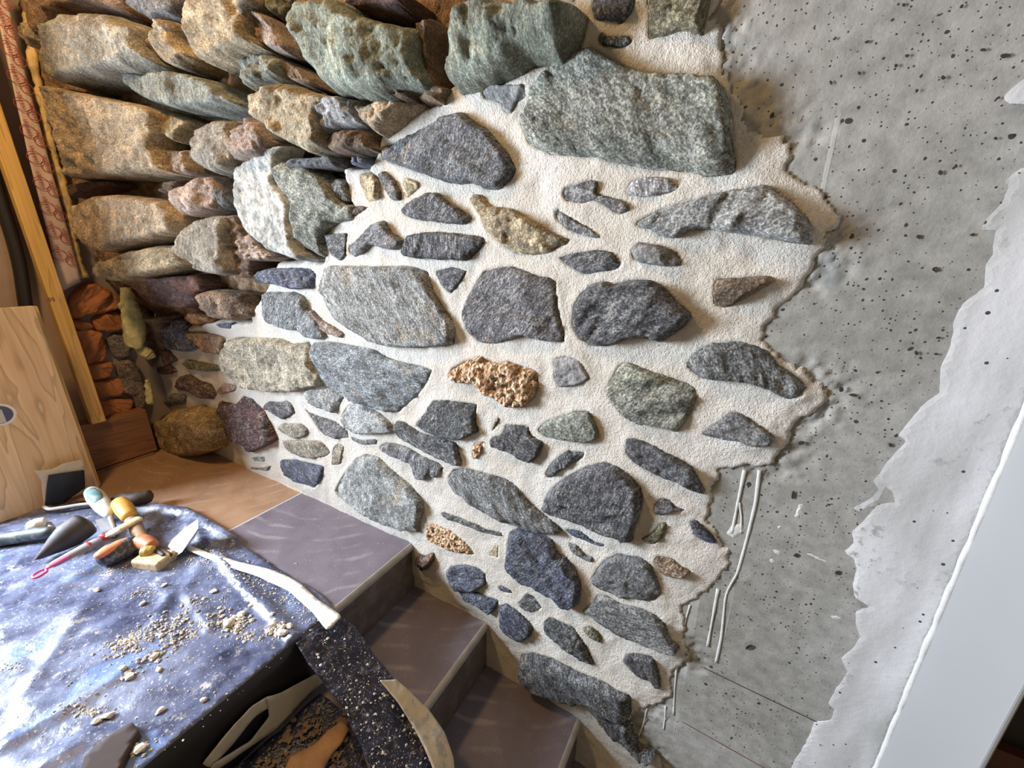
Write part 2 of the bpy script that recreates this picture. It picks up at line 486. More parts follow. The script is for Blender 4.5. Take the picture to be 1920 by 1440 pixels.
def strip_mat():
    t = NT('dusty_dark_sheet')
    v = t.n('TexCoord').outputs['Object']
    b = t.noise(v, 16, 5, 0.65, 0.8); c = t.noise(v, 75, 5, 0.7, 1.0); f = t.noise(v, 230, 3, .6)
    base = t.ramp(b, (0.3, (0.010, 0.011, 0.022)), (0.7, (0.035, 0.042, 0.10)))
    col = t.mix(t.ramp(c, (0.55, 0.0), (0.66, 0.75)), base, (0.38, 0.38, 0.42))
    col = t.mix(t.ramp(f, (0.63, 0.0), (0.67, 0.8)), col, (0.55, 0.53, 0.5))
    return t.out(col, 0.34, t.bump(b, 0.8, 0.012))
M_STRIP = strip_mat()
M_BLACK = plain('black_sheet', (0.012, 0.012, 0.016), 0.4, 30, 0.5, 0.3)
M_TAPE = plain('masking_paper', (0.56, 0.50, 0.39), 0.85, 40, 0.4, 0.15)
M_WPAP = plain('white_paper_edge', (0.70, 0.68, 0.64), 0.8, 35, 0.5, 0.12)
M_CRUMB = plain('mortar_crumb', (0.70, 0.64, 0.55), 0.95, 160, 0.8, 0.2)
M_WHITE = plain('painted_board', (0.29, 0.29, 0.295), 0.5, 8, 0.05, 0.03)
M_BEAD = plain('filler', (0.55, 0.55, 0.53), 0.7, 60, 0.8, 0.08)
M_WOOL = plain('mineral_wool', (0.56, 0.52, 0.25), 0.95, 120, 1.0, 0.3, bd=0.006)
M_FOAM = plain('expanding_foam', (0.66, 0.50, 0.22), 0.8, 55, 0.9, 0.25, bd=0.005)
M_MEMB = plain('membrane', (0.62, 0.49, 0.44), 0.38, 22, 0.6, 0.12, bd=0.004)
M_PRINT = plain('red_print', (0.36, 0.05, 0.04), 0.5)
M_GREY = plain('grey_backing', (0.27, 0.225, 0.20), 0.8, 20, 0.3, 0.15)
M_HOSE = plain('black_hose', (0.02, 0.018, 0.018), 0.45)
M_INK_SHADE = plain('ink_and_hole_shade', (0.03, 0.025, 0.02), 0.7)  # also paints the shade inside the larger air holes
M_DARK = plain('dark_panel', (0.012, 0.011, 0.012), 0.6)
M_RED = plain('dark_red_panel', (0.075, 0.018, 0.014), 0.6)

# ------------------------------------------------------------------ outlines on the wall (pixels of the photograph)
COLS = dict(dk=(.115, .118, .125), md=(.19, .19, .19), lt=(.34, .34, .33), bl=(.10, .115, .165), gr=(.27, .28, .225),
            tn=(.44, .35, .22), gn=(.38, .34, .26), ol=(.19, .175, .105), rd=(.13, .068, .055), br=(.25, .165, .105),
            pk=(.42, .31, .25), wh=(.66, .66, .61), og=(.44, .21, .07), tf=(.5, .33, .2), pu=(.12, .062, .066), bg=(.24, .265, .275))
STONES = """
g gn .075 R|96,20 155,8 185,12 225,35 265,48 267,88 285,118 270,128 140,146 108,158 88,140 60,108 62,78 82,45
g tn .06 R|264,60 285,42 302,29 325,35 328,75 342,100 322,122 290,116 270,92
g tn .06 R|54,155 92,156 135,167 175,175 250,190 290,207 295,250 291,275 320,325 225,330 150,333 118,336 100,312 75,225
s gr .05 R|218,140 230,132 252,135 318,129 382,142 415,167 442,195 370,206 305,200 255,180 230,160
g tn .04 R|290,215 300,204 345,225 332,250 330,270 292,245
g pk .05 R|289,278 330,275 338,298 355,322 322,327 305,305
g gn .06 R|334,257 350,240 390,217 422,220 432,250 437,300 425,320 385,325 350,308 335,288
g tn .075 R|340,-20 328,30 326,62 350,92 378,122 428,100 470,88 490,92 465,60 462,25 480,-20
s pk .05 R|462,25 482,14 505,30 535,78 533,100 500,93 470,80
g ol .04 R|480,-20 525,-20 522,20 512,35 498,20
g gr .06 R|428,97 482,89 512,100 517,140 488,160 468,172 440,150
g tn .075 R|462,175 518,142 540,150 585,165 612,175 592,215 595,275 560,287 520,258 482,225 465,192
s br .03 R|515,100 550,118 578,142 592,162 540,150 520,140
g gr .085 R|522,15 535,-20 620,-20 640,15 765,22 762,55 762,100 782,142 770,155 685,178 615,175 590,152 560,115 545,80 542,62 525,45
s br .05 R|765,25 800,20 795,100 804,155 772,158 782,140 762,100
s rd .03 R|640,-20 760,-20 762,18 645,14
g gr .085 R|800,110 833,47 862,-20 1075,-20 1067,20 1053,73 1033,103 987,93 960,97 947,110 893,137 843,153 820,155 803,133
g lt .05 R|617,176 677,180 662,195 672,232 637,238 600,260 592,240 592,220 607,195
g tn .05 R|661,195 692,187 770,182 772,195 750,210 725,232 702,252 687,247 675,225
g br .04 R|685,178 765,163 768,180 692,187
s br .03 R|770,172 790,167 810,152 837,160 822,180 825,192 800,190 775,185
s br .045 R|600,262 625,240 677,235 685,265 697,282 650,285 617,287
s md .03 R|555,295 625,290 632,305 625,315 562,317 530,310
s bl .03 R|642,295 675,291 688,297 685,308 650,310
g pk .06 R|428,262 442,225 445,212 475,225 505,265 482,295 432,304
s md .03 R|492,235 525,262 515,270 495,255
l wh .05 P|445,375 450,310 480,295 505,272 540,272 532,300 527,345 556,378 558,425 572,465 600,487 575,490 540,480 517,472 470,430 455,405
s gr .045 P|533,300 575,305 610,335 640,378 662,385 658,412 620,420 606,445 607,485 575,468 556,425 558,380 527,345
s dk .055 P|605,345 625,332 640,340 650,375 640,382 620,370
s dk .06 P|527,340 535,332 570,330 580,340 560,348 535,355
g tn .02 P|670,327 695,317 712,340 710,375 690,380 675,347
s md .02 P|710,325 720,319 740,337 750,360 750,377 735,375 720,350
g tn .015 P|757,332 785,340 787,352 762,372 755,360
s rd .012 P|660,395 670,385 695,387 665,408
s dk .035 P|706,275 737,262 775,247 810,225 830,212 863,209 885,223 910,240 930,263 950,283 967,317 960,335 933,358 910,356 880,343 855,345 825,337 775,322 735,308 713,298
s gr .035 P|973,227 987,200 993,167 1000,153 1033,123 1067,103 1093,88 1110,88 1133,100 1150,110 1190,127 1227,133 1273,137 1340,143 1360,160 1373,217 1377,273 1383,317 1373,328 1327,330 1267,322 1173,310 1117,297 1033,293 987,270
s dk .014 P|1118,73 1130,57 1140,67 1183,68 1187,83 1163,93 1123,87
s bl .025 P|1107,20 1115,-20 1195,-20 1185,27 1163,47 1153,40 1113,37
g ol .025 P|1215,15 1213,76 1280,53 1317,65 1327,20 1333,-20 1205,-20
l lt .014 P|900,163 913,147 940,160 985,157 990,187 973,193 963,218 947,213 943,197 907,187
s md .014 P|1052,362 1060,350 1090,342 1110,335 1122,342 1120,362 1157,372 1180,385 1185,393 1160,404 1132,385 1112,377 1092,385 1060,380
s lt .013 P|1172,360 1182,340 1210,331 1250,332 1275,350 1270,360 1240,367 1212,371 1180,367
s md .012 P|1038,400 1044,389 1057,397 1080,412 1107,427 1135,450 1100,445 1065,432 1042,412
s lt .030 P|1184,417 1210,405 1240,387 1305,370 1370,355 1427,344 1452,352 1490,377 1515,405 1526,437 1522,458 1477,455 1420,444 1360,432 1295,432 1270,447 1240,445 1220,430 1195,427
l lt .022 P|1182,470 1195,453 1240,460 1270,472 1282,492 1275,501 1240,500 1207,495 1185,487
g br .020 P|1335,550 1342,520 1357,522 1440,517 1458,525 1420,545 1385,565 1355,582 1337,570
s dk .022 P|750,392 770,376 800,361 820,362 845,382 870,397 886,408 873,422 830,419 775,412 752,402
s dk .026 P|753,480 765,455 772,437 830,434 880,440 907,442 911,455 897,472 877,490 825,488 780,486
g tn .028 P|880,375 885,362 900,362 922,387 960,390 985,407 1010,420 1035,437 1070,448 1065,460 1045,467 1025,478 1000,482 972,478 952,468 930,452 905,425 900,407
s dk .018 P|1040,482 1082,472 1120,467 1147,470 1168,497 1160,507 1125,512 1100,517 1070,502
s dk .014 P|612,440 652,435 650,480 640,490 625,480
s md .022 P|652,460 675,445 697,422 720,412 735,437 757,450 755,465 735,470 697,460 680,477 665,482 652,477
s bl .03 P|472,515 505,502 575,502 590,515 585,542 550,543 507,532 482,532
s lt .032 P|602,505 615,497 690,499 762,497 800,507 813,545 830,575 845,597 853,618 850,648 800,653 745,653 710,647 680,630 640,606 617,580 605,545
s dk .016 P|815,507 850,499 878,507 867,530 847,553 832,540
s md .030 P|866,587 875,560 887,537 905,507 935,500 960,498 987,507 1005,517 1027,517 1042,527 1047,575 1057,620 1060,647 1025,643 980,632 920,648 895,643 872,620
s dk .034 P|1070,595 1075,570 1087,550 1107,532 1135,525 1150,533 1185,522 1215,523 1245,537 1265,560 1297,592 1283,615 1255,632 1235,643 1207,635 1175,637 1140,652 1110,653 1083,637 1070,615
s bg .030 P|492,565 500,547 550,547 568,555 578,580 600,605 612,637 580,635 565,618 545,620 512,610 490,595
g pk .018 P|570,582 585,580 605,600 645,625 642,635 617,627 585,607
s bg .032 P|585,642 617,640 660,647 700,655 722,670 755,680 785,685 812,692 800,720 780,745 760,760 745,775 725,775 700,765 665,752 642,735 615,722 602,690 590,667
g gn .045 P|420,667 425,637 442,632 525,635 545,645 575,640 607,707 602,725 567,730 560,735 497,735 455,725 430,697
g lt .028 P|567,730 615,726 630,735 645,745 630,775 615,772 585,757
g br .06 P|375,550 385,543 445,550 462,570 472,582 470,595 445,602 400,597 380,580
s og .03 P|340,595 355,585 392,597 390,605 360,610
s bl .04 P|305,620 325,600 350,620 375,652 355,660 320,655 305,640
g br .03 P|352,622 380,622 420,632 420,665 392,662 367,640
s ol .025 P|340,680 355,674 380,680 425,687 427,695 392,697 360,692
s rd .03 P|327,730 335,707 355,701 375,715 395,720 407,740 400,750 375,745 350,735
g md .025 P|305,755 325,737 350,742 347,757 315,762
g pk .018 P|408,732 422,717 445,722 445,732 415,740
s pu .035 P|408,757 412,752 445,760 455,742 470,747 495,772 507,800 520,825 505,835 470,850 462,835 442,830 420,810 409,790
s dk .020 P|494,765 505,752 525,754 540,750 550,760 555,775 532,787 512,772
g gn .016 P|520,802 532,794 567,794 580,805 577,817 555,823 530,812
g gn .020 P|527,827 555,825 600,827 620,847 612,857 580,860 545,847
s md .014 P|562,752 580,772 630,790 652,807 655,822 630,822 600,810 580,780
g lt .022 P|637,782 655,757 680,760 710,772 730,792 740,812 710,812 670,815 650,802
s md .010 P|657,817 680,825 710,822 707,832 680,833 660,825
g gn .010 P|627,837 635,831 645,837 640,870 622,872
s bl .022 P|527,862 555,861 607,875 605,897 590,917 555,902 537,890
g md .010 P|475,857 497,855 497,865 477,865
s md .010 P|467,874 495,877 510,872 502,882 475,880
g lt .028 P|626,920 642,890 665,860 685,852 705,857 730,880 755,900 777,920 793,940 793,960 785,987 787,1000 755,992 720,982 695,970 665,950 632,932
s md .020 P|710,835 725,830 760,837 790,855 820,865 833,877 825,892 795,900 780,897 772,872 745,857 715,845
s dk .022 P|740,790 755,790 785,810 855,830 867,872 852,872 815,855 772,832 742,815
s dk .024 P|776,797 797,775 812,750 842,750 895,757 892,792 900,810 860,826 835,822 800,810
t tf .012 P|887,832 907,825 905,847 892,864 885,860
t tf .030 P|838,705 845,690 870,677 902,666 910,677 930,682 950,677 975,685 1005,695 1010,720 1002,745 982,765 950,765 930,745 910,740 892,720 865,720 842,712
l lt .016 P|1037,672 1060,665 1085,672 1100,695 1110,710 1085,722 1045,727 1040,712
s gr .030 P|1133,730 1145,710 1160,682 1177,680 1205,692 1247,707 1282,717 1302,727 1305,747 1295,775 1275,807 1267,815 1247,807 1200,797 1170,782 1145,755
s md .024 P|1285,682 1310,655 1335,643 1385,640 1410,647 1437,657 1460,685 1495,710 1517,728 1503,747 1480,752 1437,732 1402,720 1360,715 1317,713 1292,697
g md .014 P|1312,815 1350,790 1375,770 1405,785 1430,802 1455,822 1445,838 1400,838 1388,826 1365,828 1335,822
g dk .020 P|1172,850 1175,822 1190,820 1225,835 1260,855 1297,877 1310,900 1322,922 1317,932 1295,920 1265,902 1242,900 1210,882 1185,865
g gr .018 P|1005,807 1022,790 1052,780 1080,770 1105,770 1117,792 1124,822 1110,828 1080,829 1022,822
s dk .020 P|920,820 940,815 947,795 990,797 995,815 1020,830 1010,855 995,870 980,862 955,847 922,837
s ol .008 P|920,805 935,778 938,785 925,810
s dk .016 P|1022,885 1035,865 1060,847 1065,840 1070,847 1095,845 1098,855 1070,872 1045,887 1032,899 1022,895
s dk .034 P|1015,950 1027,922 1060,895 1100,875 1135,867 1160,877 1185,897 1203,917 1205,945 1197,975 1187,1000 1185,1020 1160,1015 1145,1005 1110,995 1080,982 1045,977 1022,965
s md .026 P|838,895 850,880 870,877 910,887 950,902 970,917 985,937 1005,955 1030,977 1055,997 1042,1003 1010,1002 985,992 935,980 905,962 880,942 853,920
s dk .012 P|825,962 835,959 872,972 910,990 942,1000 940,1006 910,999 872,984 832,969
t tf .014 P|800,985 815,983 845,995 875,1017 893,1041 860,1036 825,1025 800,1010
g tn .008 P|913,1040 925,1030 936,1012 936,1044
s bl .034 P|948,1025 953,1000 970,994 1005,1002 1032,1015 1045,1040 1060,1047 1080,1072 1090,1097 1086,1133 1073,1143 1055,1135 1035,1115 1005,1100 965,1080 950,1060
s bl .010 P|1055,990 1085,995 1115,1015 1135,1020 1134,1026 1110,1020 1075,1007
s md .010 P|1064,1017 1080,1020 1095,1037 1112,1045 1112,1055 1095,1050 1072,1035
g md .018 P|1107,1087 1120,1065 1135,1047 1160,1040 1200,1045 1220,1060 1232,1085 1240,1110 1235,1122 1225,1128 1170,1122 1140,1110 1120,1097
s br .014 P|1225,1052 1232,1042 1260,1047 1275,1060 1297,1072 1280,1082 1250,1080 1230,1070
g md .014 P|1225,947 1240,932 1255,937 1267,950 1292,958 1255,960 1240,967 1227,965
g ol .012 P|1200,1010 1225,995 1242,977 1252,980 1245,1007 1225,1022 1215,1020
s bl .012 P|1292,977 1300,974 1315,985 1335,1005 1346,1020 1322,1019 1300,1002
s md .022 P|1090,1145 1112,1130 1120,1115 1137,1117 1167,1132 1205,1142 1230,1155 1247,1170 1257,1200 1274,1220 1270,1226 1250,1222 1210,1207 1180,1197 1155,1185 1125,1170 1095,1155
s dk .020 P|1020,1167 1030,1157 1047,1162 1075,1175 1092,1200 1105,1225 1116,1248 1105,1246 1070,1230 1045,1202 1022,1182
s ol .014 P|1092,1177 1105,1172 1117,1180 1130,1197 1125,1205 1107,1192
s dk .014 P|1167,1242 1175,1227 1200,1225 1225,1232 1235,1255 1240,1292 1225,1290 1220,1277 1192,1267
s dk .012 P|970,1132 990,1110 1002,1117 1020,1140 990,1145
s bl .008 P|934,1102 937,1096 955,1102 965,1112 947,1112
s bl .026 P|835,1075 845,1062 875,1060 895,1065 910,1075 912,1097 895,1107 870,1105 860,1110 845,1100
s bl .022 P|850,1105 870,1112 895,1110 917,1120 935,1125 932,1140 920,1152 895,1132 870,1125
s bl .024 P|935,1137 950,1132 972,1147 990,1165 1000,1180 995,1195 975,1205 962,1200 947,1187 938,1165
s dk .036 P|972,1255 975,1232 1000,1228 1040,1240 1075,1260 1120,1277 1155,1297 1180,1307 1183,1330 1178,1357 1150,1350 1112,1342 1105,1322 1055,1307 1020,1295 987,1280
s dk .030 P|1112,1342 1178,1357 1185,1380 1197,1405 1230,1418 1225,1425 1205,1425 1180,1410 1145,1385 1125,1367
s rd .035 P|780,1040 795,1045 812,1037 812,1052 800,1070 785,1075 780,1065
g tn .065 R|137,395 160,370 190,362 240,365 275,370 300,375 320,400 327,412 322,440 275,450 225,465 192,476 170,470 150,450
s tn .055 R|160,497 200,480 225,472 275,460 325,455 330,480 345,497 325,507 275,520 220,530 190,527 170,515
g pk .06 R|310,365 325,347 355,327 375,325 390,342 397,370 392,392 350,407 330,405 320,385
g gn .065 R|326,447 330,425 355,410 390,400 415,402 420,440 422,472 432,507 435,520 400,520 370,515 345,485 327,470
s br .03 R|417,405 445,400 462,440 475,475 472,525 435,520 422,472
g pk .04 R|450,450 465,432 475,440 495,465 520,482 505,490 467,490
g md .035 R|400,350 422,350 430,380 425,392 400,395
s rd .02 R|120,343 200,337 207,348 155,360 135,372
s br .02 R|292,357 305,340 330,335 320,350 305,365
s br .03 R|45,-20 230,-20 235,25 185,10 155,5 95,18 80,40 62,70 55,40
g md .04 R|240,-20 345,-20 325,32 300,27 283,42 250,20
g tn .03 R|28,48 45,38 60,55 60,75 47,88 35,70
s rd .03 R|270,520 350,515 375,540 370,570 345,580 287,570
s br .03 R|265,595 295,595 305,640 300,670 275,645
s rd .02 P|302,652 320,657 335,675 317,685 305,680
s rd .015 P|295,690 320,682 335,695 320,702 297,702
s bl .008 P|405,607 435,605 435,617 415,615
"""
def parse_poly(s):
    return [tuple(float(a) for a in p.split(',')) for p in s.split()]
stones = []
for line in STONES.strip().splitlines():
    head, pts = line.split('|'); k, c, H, zone = head.split()
    stones.append((k, c, float(H) * (1.25 if zone == 'R' else 1.0), zone, parse_poly(pts)))

EARTH = parse_poly("-60,-60 1075,-60 1067,20 1050,75 1030,105 960,100 890,140 828,160 825,190 780,196 750,215 715,245 705,285 690,312 640,312 645,340 660,388 620,422 604,445 606,488 520,488 505,530 480,570 470,600 440,604 400,600 350,612 305,650 290,690 270,700 270,800 -60,800")
CONC = parse_poly("1345,-60 1345,50 1355,80 1362,120 1378,150 1390,200 1410,235 1440,250 1460,245 1487,262 1490,285 1480,310 1520,345 1560,370 1587,400 1570,420 1550,440 1555,465 1535,500 1525,520 1490,555 1445,600 1437,635 1465,665 1500,690 1540,720 1562,745 1540,770 1505,790 1480,810 1475,840 1455,870 1400,880 1355,885 1345,910 1335,950 1330,975 1350,1010 1370,1040 1362,1070 1340,1100 1310,1125 1283,1140 1285,1180 1283,1210 1297,1240 1275,1255 1262,1270 1262,1310 1230,1325 1205,1330 1185,1345 1190,1400 1235,1425 1250,1480 1300,1600")
conc_w = [unwall(*p) for p in CONC]
conc_w = conc_w + [(conc_w[-1][0], -2.2 * S), (1.2 * S, -2.2 * S), (1.2 * S, 1.9 * S), (conc_w[0][0], 1.9 * S)]
earth_w = [unwall(max(px, 20), py) for px, py in EARTH[2:-1]]
earth_w = [(-3.3 * S, 1.9 * S), (earth_w[0][0] + 0.02, 1.9 * S)] + earth_w + [(-3.3 * S, earth_w[-1][1])]

# ------------------------------------------------------------------ wall with mortar joints and bare earth joints
def grid_mesh(name, x0, x1, z0, z1, step, fn, mat, attr=None):
    nx, nz = int((x1 - x0) / step) + 1, int((z1 - z0) / step) + 1
    X, Z = np.meshgrid(np.linspace(x0, x1, nx), np.linspace(z0, z1, nz))
    X, Z = X.ravel(), Z.ravel()
    h, a = fn(X, Z)
    V = np.stack([X + CAM[0], Yw(X, Z) - h + CAM[1], Z + CAM[2]], 1)
    i = np.arange(nx * nz).reshape(nz, nx)
    F = np.stack([i[:-1, :-1], i[:-1, 1:], i[1:, 1:], i[1:, :-1]], -1).reshape(-1, 4)
    me = bpy.data.meshes.new(name)
    me.vertices.add(len(V)); me.vertices.foreach_set('co', V.ravel())
    me.loops.add(F.size); me.loops.foreach_set('vertex_index', F.ravel().astype(np.int32))
    me.polygons.add(len(F)); me.polygons.foreach_set('loop_start', np.arange(0, F.size, 4, dtype=np.int32))
    me.polygons.foreach_set('use_smooth', np.ones(len(F), bool))
    me.update(); me.validate()
    if attr:
        ca = me.color_attributes.new(attr, 'FLOAT_COLOR', 'POINT')
        ca.data.foreach_set('color', np.stack([a, a, a, np.ones_like(a)], 1).ravel())
    me.materials.append(mat)
    o = bpy.data.objects.new(name, me); COL.objects.link(o)
    return o

wall_polys = [np.array([unwall(px, py, (0.8 if zn == 'R' else 0.35) * H) for px, py in poly]) for k, c, H, zn, poly in stones]

def wall_height(X, Z):
    Q = np.stack([X, np.zeros_like(X), Z], 1)
    ds = np.full(X.shape, 0.2); ins = np.zeros(X.shape, bool)
    for P in wall_polys:
        lo, hi = P.min(0) - 0.04, P.max(0) + 0.04
        m = np.where((X > lo[0]) & (X < hi[0]) & (Z > lo[1]) & (Z < hi[1]))[0]
        if not len(m): continue
        d = dist_poly(P, X[m], Z[m]); inn = inside(P, X[m], Z[m])
        ds[m] = np.minimum(ds[m], np.where(inn, -d, d)); ins[m] |= inn
    de = dist_poly(earth_w, X, Z); e = np.where(inside(earth_w, X, Z), de, -de)
    e = e + fbm(Q, 40, 3) * 0.008
    earth = sm(e / 0.03 + 0.5)
    dc = dist_poly(conc_w, X, Z); c = np.where(inside(conc_w, X, Z), -dc, dc)
    c = c + fbm(Q, 60, 4, 0.6) * 0.012 + fbm(Q, 190, 3, 0.7) * 0.006
    mort = 0.004 + fbm(Q, 6, 3) * 0.007 + fbm(Q, 30, 3) * 0.003 + fbm(Q, 110, 3, .7) * 0.0016
    mort += 0.003 * np.exp(-np.maximum(ds, 0) / 0.012) - 0.004 * sm((ds - 0.015) / 0.06)
    bare = -0.065 + fbm(Q, 14, 4, 0.6) * 0.022 + fbm(Q, 60, 4, .7) * 0.010
    h = mort * (1 - earth) + bare * earth
    h = np.where(ins, h - 0.02 * sm(-ds / 0.012), h)
    near = sm(1 - c / 0.045)
    h = h * (1 - near) + (-0.0035 + fbm(Q, 90, 3, .6) * 0.0016) * near
    edge = sm((c + 0.003) / 0.007)
    h = h * edge + (-0.020) * (1 - edge)
    return h, earth
wall_back = grid_mesh('wall_back', -3.14 * S, 0.30 * S, -1.95 * S, 1.62 * S, 0.0055, wall_height, M_WALL, 'earth')
tag(wall_back, 'old rubble stone wall with white mortar joints, bare earth joints at upper left', None, None, 'structure')

# ------------------------------------------------------------------ stones
def wall_frame(u, v, h):
    return np.stack([u + CAM[0], Yw(u, v) - h + CAM[1], v + CAM[2]], 1)
def build_stone(name, P, H, rng, frame, mat, col, parent, kind='s', back=0.04, step=None, h0=0.002, lump=1.0, jit=None, rnd=1):
    P = np.asarray(P, float)
    size = math.sqrt(abs(np.sum(P[:, 0] * np.roll(P[:, 1], -1) - P[:, 1] * np.roll(P[:, 0], -1))) / 2)
    step = step or min(0.0075, max(0.0030, size / 26))
    out = outline(P, step * 0.9, (jit if jit is not None else min(0.005, size * 0.035)), rng, rnd)
    V, F = patch(out, step, rng)
    u, v = V[:, 0], V[:, 1]
    d = dist_poly(out, u, v)
    r_in = d.max()
    r = min(r_in * 0.5, H * (3.0 if kind == 'b' else 0.22 if back > 0.08 else 0.34))
    prof = np.sqrt(np.clip(1 - (1 - np.minimum(d / r, 1)) ** 2, 0, 1))
    c = P.mean(0); ext = max(np.ptp(P[:, 0]), np.ptp(P[:, 1])) / 2
    U, Vv = (u - c[0]) / ext, (v - c[1]) / ext
    f = np.full(len(u), 1.0)
    if kind != 'b':
        ta = rng.rand() * 6.283; tt = rng.rand() * 0.30
        f = 1.0 + tt * (math.cos(ta) * U + math.sin(ta) * Vv)
        nf = 5 + rng.randint(4)
        for q in range(nf):       # broken faces around the front
            a = (q + rng.rand() * 0.9) / nf * 6.283
            dx, dy = math.cos(a), math.sin(a)
            sup = ((P - c) @ np.array([dx, dy])).max()
            slope = math.tan(math.radians(14 + 52 * rng.rand() ** 1.5)); e = (0.15 + 0.8 * rng.rand()) if back < 0.08 else (0.5 + 0.6 * rng.rand())
            f = np.minimum(f, e + (sup - ((u - c[0]) * dx + (v - c[1]) * dy)) * slope / H)
    f = np.clip(f, 0.12, 1.3)
    off = rng.rand(3) * 90
    an = rng.rand() * 3.14
    Q = np.stack([u, v, np.zeros_like(u)], 1)
    if kind == 's':   # layered: stretch the noise along one direction
        ca, sa = math.cos(an), math.sin(an)
        Q = np.stack([(u * ca + v * sa) * 0.35, (-u * sa + v * ca) * 1.4, np.zeros_like(u)], 1)
    n1 = fbm(Q, 26, 4, 0.55, off); n2 = fbm(Q, 110, 3, 0.6, off)
    amp = min(0.009, H * 0.24) * lump
    h = h0 + (H - h0) * prof * f + prof ** 0.5 * (n1 * amp * 1.6 + n2 * amp * 0.55)
    if kind == 't':
        p = fbm(Q, 75, 2, 0.5, off); h -= prof * 0.009 * sm((p - 0.12) / 0.2)
    V3 = frame(u, v, h); B3 = frame(u, v, np.full_like(u, -back))
    VV, FF = thicken(V3, F, B3)
    loc = frame(np.array([c[0]]), np.array([c[1]]), np.array([0.0]))[0]
    o = mesh_np(name, VV, FF, mat, parent, True, loc)
    o.color = (*col, 1)
    return o
MATK = dict(s=M_SCH, g=M_GRA, l=M_LIM, t=M_TUF)
LBL = dict(tf='porous orange tuff stone', wh='stone coated white with lime', og='rusty orange stone chip', pu='dark purple stone')
for i, ((k, c, H, zone, poly), P) in enumerate(zip(stones, wall_polys)):
    rng = R_(100 + i)
    col = np.array(COLS[c]) * (0.85 + 0.3 * rng.rand()) * (1 + 0.06 * (rng.rand(3) - .5))
    o = build_stone('stone', P, H, rng, wall_frame, (M_RUB if zone == 'R' else MATK[k]), col, wall_back, k, back=(0.10 if zone == 'R' else 0.035),
                    h0=(-0.02 if zone == 'R' else 0.0), lump=(1.5 if zone == 'R' else 1.15))
    if c in LBL: o['label'] = LBL[c]
# the round boulder in the corner of the landing
P = np.array([unwall(px, py, 0.06) for px, py in parse_poly("275,812 287,792 305,775 350,766 382,772 405,795 410,820 400,847 375,857 337,862 305,852 285,834")])
o = build_stone('stone', P, 0.115, R_(5), wall_frame, M_GRA, (0.40, 0.28, 0.14), wall_back, 'b', back=0.03, lump=0.8, jit=0.003)
o['label'] = 'rounded brown boulder at the foot of the wall'

# ------------------------------------------------------------------ concrete part of the wall, skim plaster, white return
def conc_height(X, Z):
    Q = np.stack([X, np.zeros_like(X), Z], 1)
    dc = dist_poly(conc_w, X, Z); ins = inside(conc_w, X, Z)
    c = np.where(ins, dc, -dc)
    crumb = sm(1 - np.abs(c) / 0.07) * sm((fbm(Q, 9, 3) + 0.25) / 0.4)
    h = -0.006 + fbm(Q, 5, 3) * 0.0015 + crumb * (fbm(Q, 70, 4, 0.7) * 0.011 - 0.002)
    h = np.where(c < -0.02, -0.014, h)
    return h, crumb
wall_right = grid_mesh('wall_right', -0.55 * S, 0.46 * S, -1.95 * S, 1.62 * S, 0.0045, conc_height, M_CON)
tag(wall_right, 'grey cast concrete wall with air holes', None, None, 'structure')

def wall_sheet(name, Pw, h, th, mat, rng, parent, step=0.008, jit=0.003, rnd=0, nz=0.0008):
    out = outline(Pw, step, jit, rng, rnd)
    V, F = patch(out, step * 1.6, rng)
    u, v = V[:, 0], V[:, 1]
    d = dist_poly(out, u, v)
    hh = h + th * sm(d / 0.003) + fbm(np.stack([u, v, u * 0], 1), 12, 2) * nz * 0.6
    VV, FF = thicken(wall_frame(u, v, hh), F, wall_frame(u, v, np.full_like(u, h - 0.004)))
    c = Pw.mean(0)
    return mesh_np(name, VV, FF, mat, parent, False, wall_frame(np.array([c[0]]), np.array([c[1]]), np.array([0.]))[0])
PL = "1920,315 1905,325 1890,340 1900,347 1880,385 1850,412 1845,430 1875,430 1865,480 1850,500 1850,540 1810,570 1800,585 1790,610 1785,650 1770,690 1765,740 1740,755 1700,800 1685,820 1700,830 1665,870 1640,905 1650,920 1640,935 1600,955 1610,962 1640,950 1662,915 1675,925 1680,945 1650,950 1597,1000 1600,1020 1580,1040 1600,1050 1605,1070 1600,1100 1605,1125 1630,1142 1605,1150 1605,1175 1615,1200 1600,1220 1580,1240 1590,1265 1570,1300 1555,1325 1568,1335 1560,1355 1530,1360 1520,1380 1510,1400 1490,1430 1470,1490"
pw = [unwall(*p) for p in parse_poly(PL)]
pw = np.array(pw + [(pw[-1][0], -1.6 * S), (0.447 * S, -1.6 * S), (0.447 * S, pw[0][1] + 0.02)])
wall_sheet('plaster_coat', pw, -0.0052, 0.0008, M_PLA, R_(3), wall_right, 0.0045, 0.0035)
pw = np.array([unwall(*p) for p in parse_poly("1960,145 1925,145 1905,160 1888,178 1897,190 1925,193 1960,200")])
wall_sheet('plaster_coat', pw, -0.0052, 0.0008, M_PLA, R_(4), wall_right, 0.005, 0.002)
def wall_line(name, px, rad, mat, parent, h=-0.008, flat=0.35, seed=0):
    P = smooth_path([wall_frame(*[np.array([a]) for a in unwall(*p)], np.array([h]))[0] for p in px], max(8, len(px) * 5), 1)
    rng = R_(seed)
    r = np.interp(np.linspace(0, 1, len(P)), np.linspace(0, 1, len(rad)), rad) * (0.85 + 0.3 * rng.rand(len(P)))
    V, F = tube(P, r, 8, flat, up=(0, -1, 0))
    return mesh_np(name, V, F, mat, parent, True, P[0])
